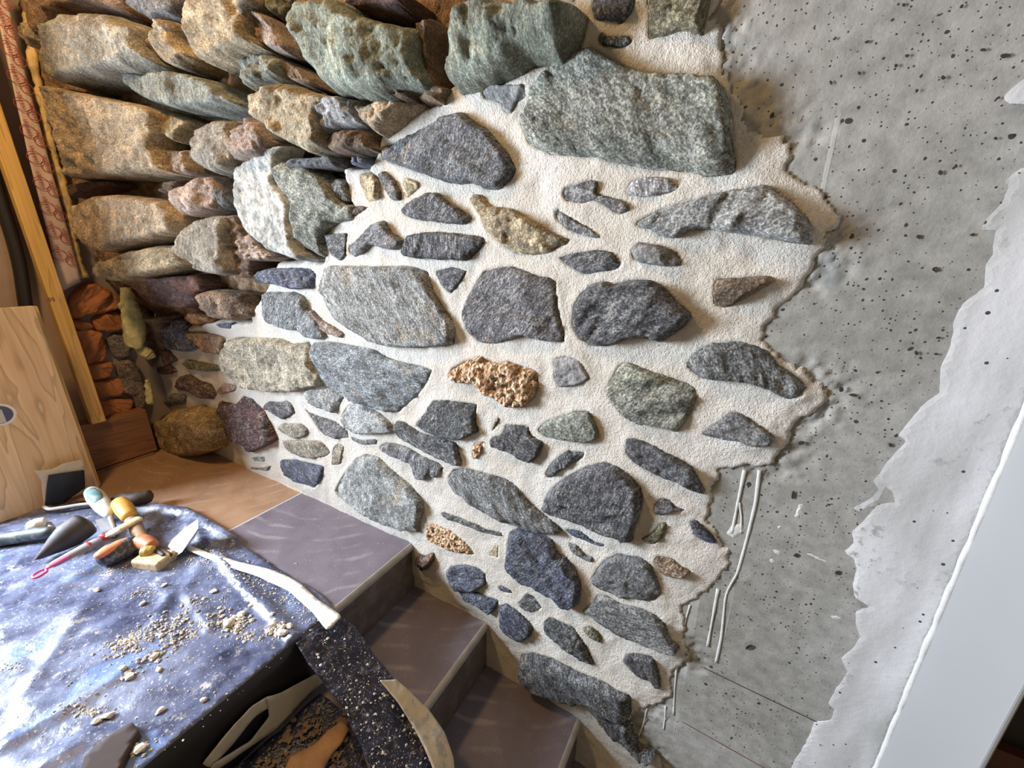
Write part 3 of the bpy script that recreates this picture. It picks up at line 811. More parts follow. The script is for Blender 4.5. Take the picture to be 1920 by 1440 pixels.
drips = ["1396,884 1382,952 1372,1003", "1386,945 1390,972 1389,1003", "1424,884 1417,945 1400,1015 1382,1080 1370,1098 1360,1120 1352,1200 1342,1246",
         "1346,1108 1338,1150 1326,1216", "1268,1252 1264,1300 1262,1345", "1212,1332 1206,1360 1196,1384", "1293,1138 1287,1158 1282,1176", "1247,1328 1246,1350 1243,1372"]
for i, s in enumerate(drips):
    w = (0.0034, 0.0026, 0.0021, 0.0030) if i in (0, 2, 3) else (0.0022, 0.0015, 0.0021)
    wall_line('mortar_drip', parse_poly(s), w, M_BEAD, wall_right, -0.0055, 0.4, i)
smears = ["1500,943 1510,950 1498,975 1490,972", "1500,1033 1512,1036 1575,1062 1545,1058 1515,1046", "1550,1155 1570,1157 1587,1167 1565,1167",
          "1448,993 1468,988 1470,993 1450,998", "1450,1003 1476,998 1475,1003 1452,1008", "1436,1052 1450,1050 1462,1062 1448,1060", "1444,1030 1466,1036 1464,1046 1450,1040",
          "1560,1158 1572,1163 1590,1172 1580,1172", "1370,990 1392,985 1395,1000 1375,1012 1362,1004"]
for i, s in enumerate(smears):
    wall_sheet('mortar_smear', np.array([unwall(*p) for p in parse_poly(s)]), -0.0060, 0.0012, M_BEAD, R_(40 + i), wall_right, 0.003, 0.0015, nz=0.0003)
wall_line('scored_line', parse_poly("1313,1253 1420,1305 1537,1361"), (0.0010, 0.0010), M_INK_SHADE, wall_right, -0.0055, 0.4)
wall_line('chalk_line', parse_poly("1278,1357 1350,1398 1440,1449"), (0.0012, 0.0012), plain('red_chalk', (0.16, 0.06, 0.06), 0.9), wall_right, -0.0055, 0.4)
for i, (px, py, rx, ry, a) in enumerate([(1627, 76, 6, 4, .4), (1566, 70, 6, 5, .8), (1682, 121, 5, 5, 0), (1613, 135, 4, 5, 0), (1771, 143, 6, 5, 0), (1847, 91, 8, 4, 0), (1887, 102, 14, 6, .3),
        (1758, 505, 9, 6, 0), (1765, 322, 6, 6, 0), (1795, 310, 5, 5, 0), (1721, 168, 4, 5, 0), (1697, 6, 5, 5, 0), (1806, 9, 6, 5, .5), (1703, 102, 5, 4, 0), (1559, 153, 4, 5, 0), (1874, 182, 7, 5, .8),
        (1870, 258, 6, 4, 0), (1896, 252, 6, 4, 1.0), (1725, 444, 6, 5, 0), (1826, 440, 7, 4, .2), (1578, 731, 6, 6, 0), (1600, 742, 12, 4, -.2), (1503, 832, 9, 5, 0), (1671, 836, 5, 5, 0), (1720, 663, 5, 5, 0), (1757, 665, 6, 3, 0), (1762, 634, 6, 3, 0), (1488, 930, 5, 9, .3), (1572, 1077, 7, 6, 0), (1405, 1217, 9, 6, .3), (1494, 1044, 7, 5, 0), (1535, 1450, 6, 4, 0)]):
    q = np.linspace(0, 6.283, 9)[:-1]; rng = R_(i); sc = 0.0012
    pp = np.array([unwall(px + rx * 0.8 * math.cos(k + a) * f, py + ry * 0.8 * math.sin(k) * f) for k, f in zip(q, 0.75 + .5 * rng.rand(8))])[::-1]
    # a shallow near-black dish; the shade of the hole is in its colour
    V, F = patch(chaikin(pp, 1), sc * 4, rng)
    d = dist_poly(chaikin(pp, 1), V[:, 0], V[:, 1])
    mesh_np('air_hole', wall_frame(V[:, 0], V[:, 1], -0.0040 - np.minimum(d, .003)), F, M_INK_SHADE, wall_right, True, CAM)
# white return beside the opening
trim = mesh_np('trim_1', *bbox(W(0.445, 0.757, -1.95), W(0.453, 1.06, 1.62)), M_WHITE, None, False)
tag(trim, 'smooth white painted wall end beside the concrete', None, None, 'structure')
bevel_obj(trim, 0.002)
rng = R_(12)
zz = np.linspace(-1.95, 0.6, 110)
Pb = np.array([W(0.444, 0.997, z) for z in zz]) + np.c_[(rng.rand(110) - .5) * .002, np.zeros(110), np.zeros(110)]
V, F = tube(Pb, 0.0046 * (0.7 + 0.6 * np.abs(fbm(np.c_[zz, zz * 0, zz * 0], 9, 3)) + 0.3 * rng.rand(110)), 8, 1.0, up=(0, 1, 0))
mesh_np('filler_bead', V, F, M_BEAD, trim, True, Pb[0])
wall_line('paint_crack', parse_poly("1828,1359 1842,1367 1862,1376"), (0.0004, 0.0006, 0.0003), M_INK_SHADE, trim, 0.0, 0.4).location
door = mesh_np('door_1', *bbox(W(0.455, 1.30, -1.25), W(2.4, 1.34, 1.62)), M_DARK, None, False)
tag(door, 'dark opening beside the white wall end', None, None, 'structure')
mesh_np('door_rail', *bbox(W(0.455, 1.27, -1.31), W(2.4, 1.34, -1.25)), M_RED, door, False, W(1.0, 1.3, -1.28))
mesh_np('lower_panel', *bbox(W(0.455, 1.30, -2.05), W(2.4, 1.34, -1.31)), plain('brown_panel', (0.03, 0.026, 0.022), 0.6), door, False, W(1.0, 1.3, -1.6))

# ------------------------------------------------------------------ landing and stairs
ZS = [LAND, -1.3746, -1.599, -1.825]
XN = [-1.055, -0.686, -0.2875, 0.11]
XJ = [-1.819]          # tile joints on the landing
floor = mesh_np('floor', *bbox(W(-3.2, -0.75, -2.05), W(-1.09, 1.04, LAND - 0.0008)), M_GROUT, None, False)
tag(floor, 'landing floor of dusty large tiles', None, None, 'structure')
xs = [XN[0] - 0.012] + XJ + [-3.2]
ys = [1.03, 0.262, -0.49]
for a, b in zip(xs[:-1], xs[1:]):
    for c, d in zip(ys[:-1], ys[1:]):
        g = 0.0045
        o = mesh_np('tile', *bbox(W(b + g, d + g, LAND - 0.012), W(a - g, c - g, LAND)), (M_TILE if a > -1.5 else M_TILE_LIT), floor, False, W((a + b) / 2, (c + d) / 2, LAND))
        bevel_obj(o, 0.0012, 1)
stair = empty('staircase', W(-0.6, 0.4, -2.05), 'tiled staircase descending along the stone wall', 'staircase')
core = []
for i in range(1, 4):
    core.append(bbox(W(XN[i - 1] - 0.045, -0.75, -2.05), W(XN[i] - 0.03, 1.04, ZS[i] - 0.011)))
mesh_np('stair_core', *merge(core), M_GROUT, stair, False, stair.location)
for i in range(4):
    if i:
        for c, d in zip(ys[:-1], ys[1:]):
            o = mesh_np('tread_tile', *bbox(W(XN[i - 1] - 0.012, d + .003, ZS[i] - 0.012), W(XN[i] - 0.012, c - .003, ZS[i])), M_TILE, stair, False, W(XN[i] - .15, c - .3, ZS[i]))
            bevel_obj(o, 0.001, 1)
    zb = ZS[i + 1] if i < 3 else -2.05
    for c, d in zip(ys[:-1], ys[1:]):
        o = mesh_np('riser_tile', *bbox(W(XN[i] - 0.032, d + .003, zb - 0.003), W(XN[i] - 0.012, c - .003, ZS[i] - 0.026)), M_RISE, stair, False, W(XN[i], c - .3, ZS[i] - .1))
    # rounded edge profile
    q = np.linspace(0, math.pi / 2, 6); r = 0.016
    sec = [(XN[i] - 0.016, ZS[i] + 0.001)] + [(XN[i] - r + r * math.sin(a), ZS[i] + 0.001 - r + r * math.cos(a)) for a in q] + [(XN[i], ZS[i] - 0.024), (XN[i] - 0.014, ZS[i] - 0.024)]
    V = [W(x, y, z) for y in (-0.49, 1.0) for x, z in sec]; n = len(sec)
    F = [(k, k + n, (k + 1) % n + n, (k + 1) % n) for k in range(n)] + [tuple(range(n)), tuple(range(2 * n - 1, n - 1, -1))]
    mesh_np('nosing_profile', np.array(V), F, M_TRIM, stair, False, W(XN[i], .5, ZS[i]))

# ------------------------------------------------------------------ left wall, boards, membrane
wl = mesh_np('wall_left', *bbox(W(-3.24, 0.16, LAND - 0.012), W(-3.13, 1.04, 1.62)), M_GREY, None, False)
tag(wl, 'unfinished left wall with broken clay and grey backing', None, None, 'structure')
LX = -3.12
mesh_np('daylight_blocker', *bbox(W(-3.24, 0.02, LAND - 0.012), W(-2.85, 0.12, 1.62)), M_GREY, wl, False, W(-2.9, 0.07, 0))  # unseen pier, added to keep the daylight off the upper-left rubble
def left_frame_at(X):
    def fr(u, v, h):
        return np.stack([X * S + h + CAM[0], u + CAM[1], v + CAM[2]], 1) if np.ndim(h) else np.array([X * S + h + CAM[0], u + CAM[1], v + CAM[2]])
    return fr
def lpoly(s, X):
    return np.array([(unx(px, py, X) - CAM)[1:] for px, py in parse_poly(s)])
clays = ["122,590 126,560 150,532 175,528 205,545 226,560 222,580 190,588 160,592 140,600", "170,600 188,585 222,582 238,600 236,618 205,624 180,620",
         "124,596 150,600 172,606 176,622 150,620 130,610", "138,620 160,612 188,622 196,640 202,662 192,678 165,684 150,672", "152,686 175,682 208,678 216,690 205,706 175,714 158,706",
         "160,716 190,712 215,708 240,710 236,728 222,742 195,745 168,748", "170,752 200,748 222,745 248,748 245,770 215,776 182,786"]
fr = left_frame_at(LX)
for i, s in enumerate(clays):
    o = build_stone('clay_lump', lpoly(s, LX), 0.045, R_(60 + i), fr, M_CLAY, (.4, .2, .1), wl, 's', back=0.03, lump=1.2, jit=0.004)
for i, s in enumerate(["196,640 210,625 236,628 245,650 240,668 215,672", "215,680 240,672 262,690 272,740 268,765 250,768 246,745 225,735", "255,560 285,585 300,650 285,690 262,660 250,600"]):
    build_stone('stone', lpoly(s, LX), 0.03, R_(80 + i), fr, M_GRA, ((.22, .19, .17), (.24, .2, .17), (.17, .12, .09))[i], wl, 'g', back=0.03)
# mineral wool tuft and crumbs of it
wool = empty('insulation_tuft', unx(250, 650, -3.0), 'greenish yellow mineral wool tuft stuffed beside the clay', 'insulation')
for i, (path, rad) in enumerate([([(236, 540), (242, 565), (249, 600), (253, 630), (252, 652)], (.020, .030, .036, .038, .030)), ([(222, 570), (234, 575), (246, 582)], (.012, .018, .018)),
                                 ([(264, 655), (274, 662), (283, 672)], (.020, .028, .018)), ([(276, 712), (280, 735), (281, 758)], (.010, .014, .016))]):
    Pp = smooth_path([unx(a, b, -2.93) for a, b in path], 26, 1)
    V, F = tube(Pp, rad, 18, 1.0, up=(1, 0, 0))
    V = V + 0.014 * np.stack([fbm(V, 30, 4, .65, k * 9.) for k in range(3)], 1)
    mesh_np('wool_clump', V, F, M_WOOL, wool, True, Pp[0])
# expanding foam beside the membrane
pf = smooth_path([unx(px, py, -3.06) for px, py in [(42, -30), (52, 40), (62, 120), (80, 200), (98, 280), (118, 350), (130, 400), (136, 450), (150, 500), (158, 520)]], 70)
rng = R_(21)
V, F = tube(pf, 0.012 * (0.6 + 0.8 * rng.rand(70)), 10, 1.0, up=(1, 0, 0))
V = V + 0.006 * np.stack([fbm(V, 40, 3, .6, k * 9.) for k in range(3)], 1)
tag(mesh_np('foam_bead', V, F, M_FOAM), 'yellow expanding foam bead between membrane and rubble stones', 'foam')
# printed membrane strip
XM = -3.02
def strip_pts(px):
    return [unx(a, b, XM) for a, b in px]
Lb = resample(strip_pts([(-22, -40), (0, 50), (55, 300), (100, 480), (112, 548)]), 40)
Rb = resample(strip_pts([(8, -40), (24, 50), (92, 300), (140, 480), (152, 528)]), 40)
memb = empty('membrane_strip', Lb[-1], 'pinkish foil membrane strip with red ring prints along the rubble wall', 'membrane')
nw = 7
V, F = [], []
for i in range(40):
    for k in range(nw):
        p = Lb[i] * (1 - k / (nw - 1)) + Rb[i] * k / (nw - 1)
        p = p + np.array([0.004 * fbm(np.array([[i * .35, k * .6, 3.]]), 1, 2)[0], 0, 0]); V.append(p)
for i in range(39):
    for k in range(nw - 1):
        F.append((i * nw + k, (i + 1) * nw + k, (i + 1) * nw + k + 1, i * nw + k + 1))
V = np.array(V); B = V - np.array([0.004, 0, 0])
VV, FF = thicken(V, F, B)
mesh_np('foil', VV, FF, M_MEMB, memb, True, memb.location)
rings, tx = [], []
zt, zb_ = Lb[0][2], Lb[-1][2]
def memb_pt(s, f):   # s metres down the strip, f 0..1 across
    t = s / (zt - zb_) * 39; i = min(38, int(t)); a = t - i
    l = Lb[i] * (1 - a) + Lb[i + 1] * a; r = Rb[i] * (1 - a) + Rb[i + 1] * a
    return l * (1 - f) + r * f + np.array([0.006, 0, 0])
def ring_mesh(c, r, w):
    q = np.linspace(0, 2 * math.pi, 25)[:-1]
    V = [c + np.array([0, (r + s * w) * math.cos(a), (r + s * w) * math.sin(a)]) for s in (-1, 1) for a in q]
    F = [(k, (k + 1) % 24, 24 + (k + 1) % 24, 24 + k) for k in range(24)]
    return np.array(V), F
def text_obj(name, body, size, mat, parent, M4):
    cu = bpy.data.curves.new(name, 'FONT'); cu.body = body; cu.size = size; cu.align_x = 'CENTER'; cu.align_y = 'CENTER'; cu.resolution_u = 3
    to = bpy.data.objects.new(name, cu); COL.objects.link(to)
    dg = bpy.context.evaluated_depsgraph_get()
    me = bpy.data.meshes.new_from_object(to.evaluated_get(dg))
    bpy.data.objects.remove(to)
    me.materials.clear(); me.materials.append(mat)
    o = bpy.data.objects.new(name, me); COL.objects.link(o)
    o.matrix_world = M4
    if parent is not None:
        o.parent = parent
        o.matrix_parent_inverse = Matrix.Translation(parent.location).inverted()
    return o
Ltot = zt - zb_
s = 0.03; k = 0
while s < Ltot - 0.05:
    f = 0.28 if k % 2 == 0 else 0.80
    c = memb_pt(s, f)
    mesh_np('printed_ring', *ring_mesh(c, 0.021 if k % 2 == 0 else 0.017, 0.0011), M_PRINT, memb, False, c)
    M4 = Matrix.Translation(Vector(c + np.array([0.0005, 0, 0.012]))) @ Matrix(((0, 0, 1, 0), (0, 1, 0, 0), (1, 0, 0, 0), (0, 0, 0, 1))) @ Matrix.Identity(4)
    # letters run down the strip
    M4 = Matrix(((0, 0, 1, c[0] + 0.0006), (0, -1, 0, c[1]), (1, 0, 0, c[2] + 0.012), (0, 0, 0, 1)))
    text_obj('printed_text', 'HARVIA', 0.016, M_PRINT, memb, M4)
    s += 0.044; k += 1
# aged stud with a pencil mark
XS = -2.96
def stud(px_lt, px_lb, px_rt, px_rb, X, th, name, mat, label, cat):
    lt, lb, rt, rb = [unx(*p, X) for p in (px_lt, px_lb, px_rt, px_rb)]
    y0, y1 = (lt[1] + lb[1]) / 2, (rt[1] + rb[1]) / 2
    z1, z0 = max(lt[2], rt[2]), min(lb[2], rb[2])
    o = mesh_np(name, *bbox((X * S - th + CAM[0], y0, z0), (X * S + CAM[0], y1, z1)), mat, None, False)
    bevel_obj(o, 0.003)
    return tag(o, label, cat), (y0, y1, z0, z1)
st, ext = stud((0, 210), (150, 800), (20, 210), (190, 792), XS, 0.045, 'wooden_stud', M_STUD, 'yellowed vertical timber stud beside the printed membrane', 'stud')
# the stud runs up out of the picture
sv = st.data.vertices
for v_ in sv:
    if v_.co.z > 0: v_.co.z += 1.2
    else: v_.co.z -= 0.0
c = unx(96, 561, XS)
M4 = Matrix(((0, 0, 1, c[0] + 0.0012), (-1, 0, 0, c[1]), (0, -1, 0, c[2]), (0, 0, 0, 1)))
to = text_obj('pencil_mark', '50', 0.020, M_INK_SHADE, None, M4)
to.parent = st; to.matrix_parent_inverse = Matrix.Translation(st.location).inverted()
# pale pine board with a round sticker
XB = -2.76
tl = unx(60, 574, XB); y1 = tl[1] + 0.006
pine = mesh_np('pine_board', *bbox((XB * S - 0.028, 0.13 * S, CAM[2] + LAND * S + 0.001), (XB * S, y1, tl[2])), M_PINE, None, False)
bevel_obj(pine, 0.003)
tag(pine, 'wide pale pine board with a round white sticker, standing on the landing', 'board')
c = unx(-2, 778, XB)
def disc(c, r, n=28, th=0.0008, sq=1.0):
    q = np.linspace(0, 2 * math.pi, n + 1)[:-1]
    V = [c + np.array([h, r * math.cos(a), sq * r * math.sin(a)]) for h in (0, th) for a in q]
    F = [tuple(range(n, 2 * n))] + [(k, (k + 1) % n, n + (k + 1) % n, n + k) for k in range(n)]
    return np.array(V), F
stk = mesh_np('sticker', *disc(c, 0.040), plain('sticker_white', (0.78, 0.74, 0.70), 0.5), pine, False, c)
stk['label'] = 'round white sticker with a dark blue picture'
mesh_np('sticker_picture', *disc(c + np.array([0.0009, 0, 0]), 0.032), plain('sticker_blue', (0.07, 0.09, 0.14), 0.5), stk, False, c)
mesh_np('sticker_figure', *bbox(c + np.array([0.0018, -0.008, -0.03]), c + np.array([0.0022, 0.010, 0.018])), plain('sticker_grey', (0.5, 0.47, 0.46), 0.5), stk, False, c)
for o_ in bpy.data.objects:
    if o_.name.startswith('sticker_'): o_.location = Vector(c) - Vector(stk.location) - pine.location
# second plank just behind it
bk = mesh_np('pine_plank', *bbox((XB * S - 0.055, 0.20 * S, CAM[2] + LAND * S + 0.001), (XB * S - 0.030, y1 + 0.012, tl[2] - 0.004)), M_STUD, None, False)
tag(bk, 'narrow yellow plank edge peeking out behind the pine board', 'plank')
# stained sill boards at the foot of the left wall
zL = CAM[2] + LAND * S
ztop = unx(145, 800, -3.0)[2]
zmid = unx(170, 885, -3.0)[2]
sb = mesh_np('sill_board', *bbox((-3.13 * S + 0.002, 0.20 * S, zmid), (-3.0 * S, 0.835 * S, ztop)), M_SILL, None, False)
bevel_obj(sb, 0.003); tag(sb, 'upper brown sill board under the timber stud', 'board')
sb = mesh_np('sill_board', *bbox((-3.13 * S + 0.002, 0.20 * S, zL + 0.001), (-2.985 * S, 0.815 * S, zmid - 0.003)), M_SILL, None, False)
bevel_obj(sb, 0.003); tag(sb, 'lower brown sill board resting on the landing tiles', 'board')
# dotted grey panel and black hose behind the stud
pan = mesh_np('backing_panel', *bbox((-3.13 * S + 0.001, 0.2 * S, CAM[2] - 0.9 * S), (-3.09 * S, 0.66 * S, CAM[2] + 1.6 * S)), plain('speckled_panel', (0.42, 0.31, 0.24), 0.7, 12, 0.2, 0.2), None, False)
tag(pan, 'dull pinkish grey backing panel behind the stud', 'panel')
hp = smooth_path([unx(px, py, -3.05) for px, py in [(-30, 270), (0, 375), (22, 440), (38, 500), (46, 560), (60, 640), (78, 700)]], 30)
V, F = tube(hp, 0.020, 12, 1.0, up=(1, 0, 0))
tag(mesh_np('black_hose', V, F, M_HOSE), 'black hose running down behind the stud at the left edge', 'hose')

# ------------------------------------------------------------------ blue plastic sheet over the landing and stairs
def xy(s, h=0.0):
    return np.array([unz(px, py, h)[:2] for px, py in parse_poly(s)])
ridge = xy("352,990 400,1035 470,1115 520,1165 562,1212")
ridge2 = xy("230,955 300,958 350,965 400,995 440,1020")
folds = [xy("60,1290 140,1175 160,1140"), xy("300,1095 320,1120 290,1180"), xy("20,1400 200,1290 330,1200"), xy("380,1060 350,1110 400,1180"), xy("90,1440 160,1390 250,1380"), xy("60,1000 160,985 240,990")]
def tarp_h(u, v):
    Q = np.stack([u, v, u * 0], 1)
    h = 0.004 + 0.006 * np.abs(fbm(Q, 7, 3, .5)) + 0.0035 * (1 - np.abs(fbm(Q, 18, 3, .55))) ** 3 + 0.0012 * fbm(Q, 60, 2)
    h += 0.016 * np.exp(-(dist_poly(ridge, u, v, False) / 0.014) ** 2)
    h += 0.024 * np.exp(-(dist_poly(ridge2, u, v, False) / 0.020) ** 2)
    for f in folds:
        h += 0.008 * np.exp(-(dist_poly(f, u, v, False) / 0.016) ** 2)
    return h
def tz(x, y):
    return 0.72 + float(tarp_h(np.array([x]), np.array([y]))[0])
def floor_frame(u, v, h):
    return np.stack([u, v, 0.72 + h], 1)
tarp = empty('plastic_sheet', W(-1.8, 0.2, LAND), 'dusty dark blue plastic sheet covering the landing and draped down the stairs', 'plastic sheet')
rng = R_(31)
tp = xy("-90,990 0,972 40,960 80,955 150,942 230,946 300,951 345,956 390,976 430,1003 470,1036 505,1058 545,1085 595,1112 632,1146 600,1175 558,1212 430,1325 300,1442 190,1540 -90,1540")
out = outline(tp, 0.010, 0.004, rng, 1)
out[:, 0] = np.minimum(out[:, 0], (XN[0] - 0.004) * S)
V, F = patch(out, 0.0115, rng)
h = tarp_h(V[:, 0], V[:, 1])
VV, FF = thicken(floor_frame(V[:, 0], V[:, 1], h), F, floor_frame(V[:, 0], V[:, 1], h * 0 + 0.001))
mesh_np('sheet', VV, FF, M_TARP, tarp, True, np.array(tarp.location))
def slope_pt(px, py, lift=0.012):
    a = W(XN[0], 0, ZS[0]); b = W(XN[1], 0, ZS[1])
    n = np.cross(b - a, np.array([0, 1.0, 0])); n /= np.linalg.norm(n)
    if n[2] < 0: n = -n
    d = ray(px, py)
    return CAM + d * (np.dot(a + n * lift - CAM, n) / np.dot(d, n))
def ruled(name, Lp, Rp, mat, parent, n=60, m=18, wr=0.010, lift=0.012, th=0.0015, seed=0, sag=0.0, sc=16):
    A = smooth_path([slope_pt(*p, lift) for p in Lp], n, 2); B = smooth_path([slope_pt(*p, lift) for p in Rp], n, 2)
    t = np.linspace(0, 1, m)[None, :, None]
    G = A[:, None, :] * (1 - t) + B[:, None, :] * t
    G = G.reshape(-1, 3)
    w = fbm(G, sc, 4, .55, seed * 7.3)
    G[:, 2] += w * wr - sag * np.tile(np.sin(np.linspace(0, math.pi, m)), n)
    G[:, 0] += fbm(G, sc * .8, 3, .5, seed * 3.1 + 40) * wr * 0.5
    F = []
    for i in range(n - 1):
        for k in range(m - 1):
            q = (i * m + k, i * m + k + 1, (i + 1) * m + k + 1, (i + 1) * m + k)
            F.append(q)
    a, b, c = G[F[0][0]], G[F[0][1]], G[F[0][2]]
    if np.cross(b - a, c - b)[2] < 0: F = [f[::-1] for f in F]
    VV, FF = thicken(G, F, G - np.array([0, 0, 0.004]))
    return mesh_np(name, VV, FF, mat, parent, True, np.array(parent.location))
ruled('draped_strip', [(556, 1206), (580, 1245), (612, 1285), (648, 1330), (668, 1375), (692, 1430), (720, 1500)],
      [(634, 1150), (668, 1178), (702, 1225), (738, 1272), (778, 1310), (808, 1350), (836, 1410), (850, 1500)], M_STRIP, tarp, 80, 24, 0.016, 0.014, seed=1)
ruled('paper_edge', [(712, 1276), (745, 1315), (772, 1355), (795, 1400), (812, 1440), (825, 1500)],
      [(742, 1274), (772, 1300), (805, 1330), (835, 1375), (852, 1425), (856, 1500)], plain('dusty_paper', (0.50, 0.44, 0.33), 0.85, 45, 0.6, 0.2, coat=(0.75, (0.30, 0.29, 0.30))), tarp, 50, 10, 0.008, 0.034, seed=2)
wp = xy("352,1026 400,1044 450,1058 510,1073 562,1096 602,1133 642,1160 614,1187 586,1152 545,1114 490,1087 430,1067 352,1036", 0.012)
out = outline(wp, 0.006, 0.001, rng, 1)
V, F = patch(out, 0.008, rng)
hh = 0.022 + 0.004 * fbm(np.c_[V, V[:, 0] * 0], 20, 3)
VV, FF = thicken(floor_frame(V[:, 0], V[:, 1], hh), F, floor_frame(V[:, 0], V[:, 1], hh - 0.003))
mesh_np('white_edge', VV, FF, M_WPAP, tarp, True, np.array(tarp.location))
# the sheet hanging over the riser, with masking tape at its foot
n = 60
yy = np.linspace(-0.3, 0.50, n)
V, F = [], []
for i, y in enumerate(yy):
    for k in range(8):
        z = LAND + 0.006 - k / 7 * 0.226
        x = XN[0] + 0.006 + 0.006 * fbm(np.array([[y * 6, z * 5, 2.]]), 1, 3)[0] + (0.004 if k else -0.008)
        V.append(W(x, y, z))
for i in range(n - 1):
    for k in range(7):
        F.append((i * 8 + k, i * 8 + k + 1, (i + 1) * 8 + k + 1, (i + 1) * 8 + k))
V = np.array(V)
VV, FF = thicken(V, F, V - np.array([0.003, 0, 0]))
mesh_np('hanging_skirt', VV, FF, M_BLACK, tarp, True, np.array(tarp.location))
def x_sheet(name, s, X, th, mat, parent, seed=0, step=0.008, jit=0.002, wr=0.002, rnd=0, loc=None):
    rng = R_(seed)
    P = lpoly(s, X); out = outline(P, step, jit, rng, rnd)
    V, F = patch(out, step * 1.4, rng)
    fr = left_frame_at(X)
    hh = wr * fbm(np.c_[V, V[:, 0] * 0], 18, 3)
    VV, FF = thicken(fr(V[:, 0], V[:, 1], hh), F, fr(V[:, 0], V[:, 1], hh - th))
    return mesh_np(name, VV, FF, mat, parent, True, loc)
for i, s in enumerate(["440,1357 472,1325 505,1305 512,1322 478,1345 440,1392 395,1440 380,1432", "500,1308 528,1299 592,1264 612,1276 582,1300 518,1368 445,1418 400,1450 395,1436 470,1390 505,1345"]):
    x_sheet('masking_tape', s, XN[0] + 0.022 + 0.003 * i, 0.001, M_TAPE, tarp, i, loc=np.array(tarp.location))
# torn cardboard and rubble lying on the step below
def flat_sheet(name, s, Z, h0, th, mat, seed, jit=0.004, step=0.008, wr=0.004, parent=None):
    rng = R_(seed)
    P = np.array([unz(px, py, h0, Z)[:2] for px, py in parse_poly(s)])
    out = outline(P, step, jit, rng, 0); V, F = patch(out, step * 1.4, rng)
    z0 = CAM[2] + Z * S
    hh = z0 + h0 + wr * fbm(np.c_[V, V[:, 0] * 0], 22, 3)
    VV, FF = thicken(np.c_[V, hh], F, np.c_[V, hh - th])
    return mesh_np(name, VV, FF, mat, parent)
tag(flat_sheet('sheet_scrap', "400,1480 520,1372 600,1300 640,1330 668,1380 700,1470 690,1520 400,1520", ZS[1], 0.006, 0.004, M_STRIP, 3, wr=0.006), 'dark plastic scrap lying on the step below the taped riser', 'plastic scrap')
tag(flat_sheet('cardboard_scrap', "530,1452 545,1418 590,1395 612,1372 640,1352 653,1366 640,1392 622,1412 606,1440 600,1470", ZS[1], 0.022, 0.005, plain('cardboard', (0.42, 0.25, 0.13), 0.9, 60, 0.8, 0.3), 4), 'torn tan cardboard scrap on the dark step at the bottom', 'cardboard')

tag(flat_sheet('brown_patch', "158,1418 205,1378 248,1352 262,1372 240,1405 222,1445 180,1475 150,1450", LAND, 0.022, 0.014, plain('dark_brown_patch', (0.06, 0.038, 0.03), 0.85, 20, 0.2, 0.3), 9, jit=0.001, wr=0.001), 'flat dark brown patch at the front of the blue sheet', 'tile')  # thin dark brown patch added on top of the sheet
# crumbs of mortar
def crumb(c, r, rng):
    q = np.array([(1, 0, 0), (-1, 0, 0), (0, 1, 0), (0, -1, 0), (0, 0, 1), (0, 0, -1)], float)
    a = rng.rand() * 6.28; ca, sa = math.cos(a), math.sin(a)
    q = q @ np.array([(ca, sa, 0), (-sa, ca, 0), (0, 0, 1)])
    q = q * (0.6 + 0.7 * rng.rand(6))[:, None] * np.array([1.2, 1.2, 0.7])
    return np.asarray(c) + q * r, [(0, 2, 4), (2, 1, 4), (1, 3, 4), (3, 0, 4), (2, 0, 5), (1, 2, 5), (3, 1, 5), (0, 3, 5)]
rng = R_(77)
parts = []
def scatter(px, py, sx, sy, n, r0, r1, on='tarp', ang=0.0):
    for _ in range(n):
        a, b = rng.randn(2) * (sx, sy)
        qx, qy = px + a * math.cos(ang) - b * math.sin(ang), py + a * math.sin(ang) + b * math.cos(ang)
        p = unz(qx, qy)
        if on == 'tarp':
            if not inside(tp, np.array([p[0]]), np.array([p[1]]))[0]: continue
            z = tz(p[0], p[1])
        else:
            if p[1] > 0.985 * S or p[0] > (XN[0] - .01) * S: continue
            z = 0.72
        r = r0 * 0.7 + (r1 - r0) * 0.75 * rng.rand() ** 3.2
        parts.append(crumb((p[0], p[1], z + r * 0.4), r, rng))
for a in [(250, 1205, 32, 9, 240, .0015, .008, 'tarp', -.5), (330, 1165, 35, 10, 240, .0015, .007, 'tarp', -.6), (345, 1195, 22, 8, 140, .0015, .006, 'tarp', -.3), (290, 1240, 24, 8, 120, .0015, .008, 'tarp', -.5),
          (425, 1172, 22, 10, 160, .0015, .009), (455, 1188, 25, 9, 160, .0015, .007, 'tarp', .3), (520, 1187, 10, 6, 70, .002, .009), (270, 1115, 25, 6, 110, .0015, .004, 'tarp', -.2), (200, 1072, 40, 8, 150, .0015, .004),
          (160, 1335, 25, 6, 100, .0015, .006), (260, 1410, 18, 6, 60, .0015, .007, 'tarp', -.4), (30, 1255, 12, 5, 40, .0015, .005), (425, 1128, 6, 12, 50, .0015, .004), (480, 1090, 45, 16, 330, .0015, .005, 'tarp', .5), (400, 1050, 30, 12, 150, .0015, .005, 'tarp', .5),
          (250, 1220, 150, 90, 700, .001, .003), (560, 1140, 28, 14, 190, .0015, .005, 'tarp', .7), (365, 1060, 12, 5, 60, .0015, .005)]:
    scatter(*a)
tag(mesh_np('mortar_crumbs', *merge(parts), M_CRUMB, None, False), 'pale mortar crumbs scattered over the blue sheet', 'crumbs', kind='stuff')
parts = []
for a in [(330, 905, 110, 22, 420, .0008, .0030, 'f'), (480, 900, 50, 18, 260, .0008, .0026, 'f', .3), (540, 955, 50, 18, 160, .0008, .0022, 'f', .4), (650, 1010, 70, 40, 160, .0007, .002, 'f'), (553, 1058, 3, 2, 5, .002, .004, 'f')]:
    scatter(*a)
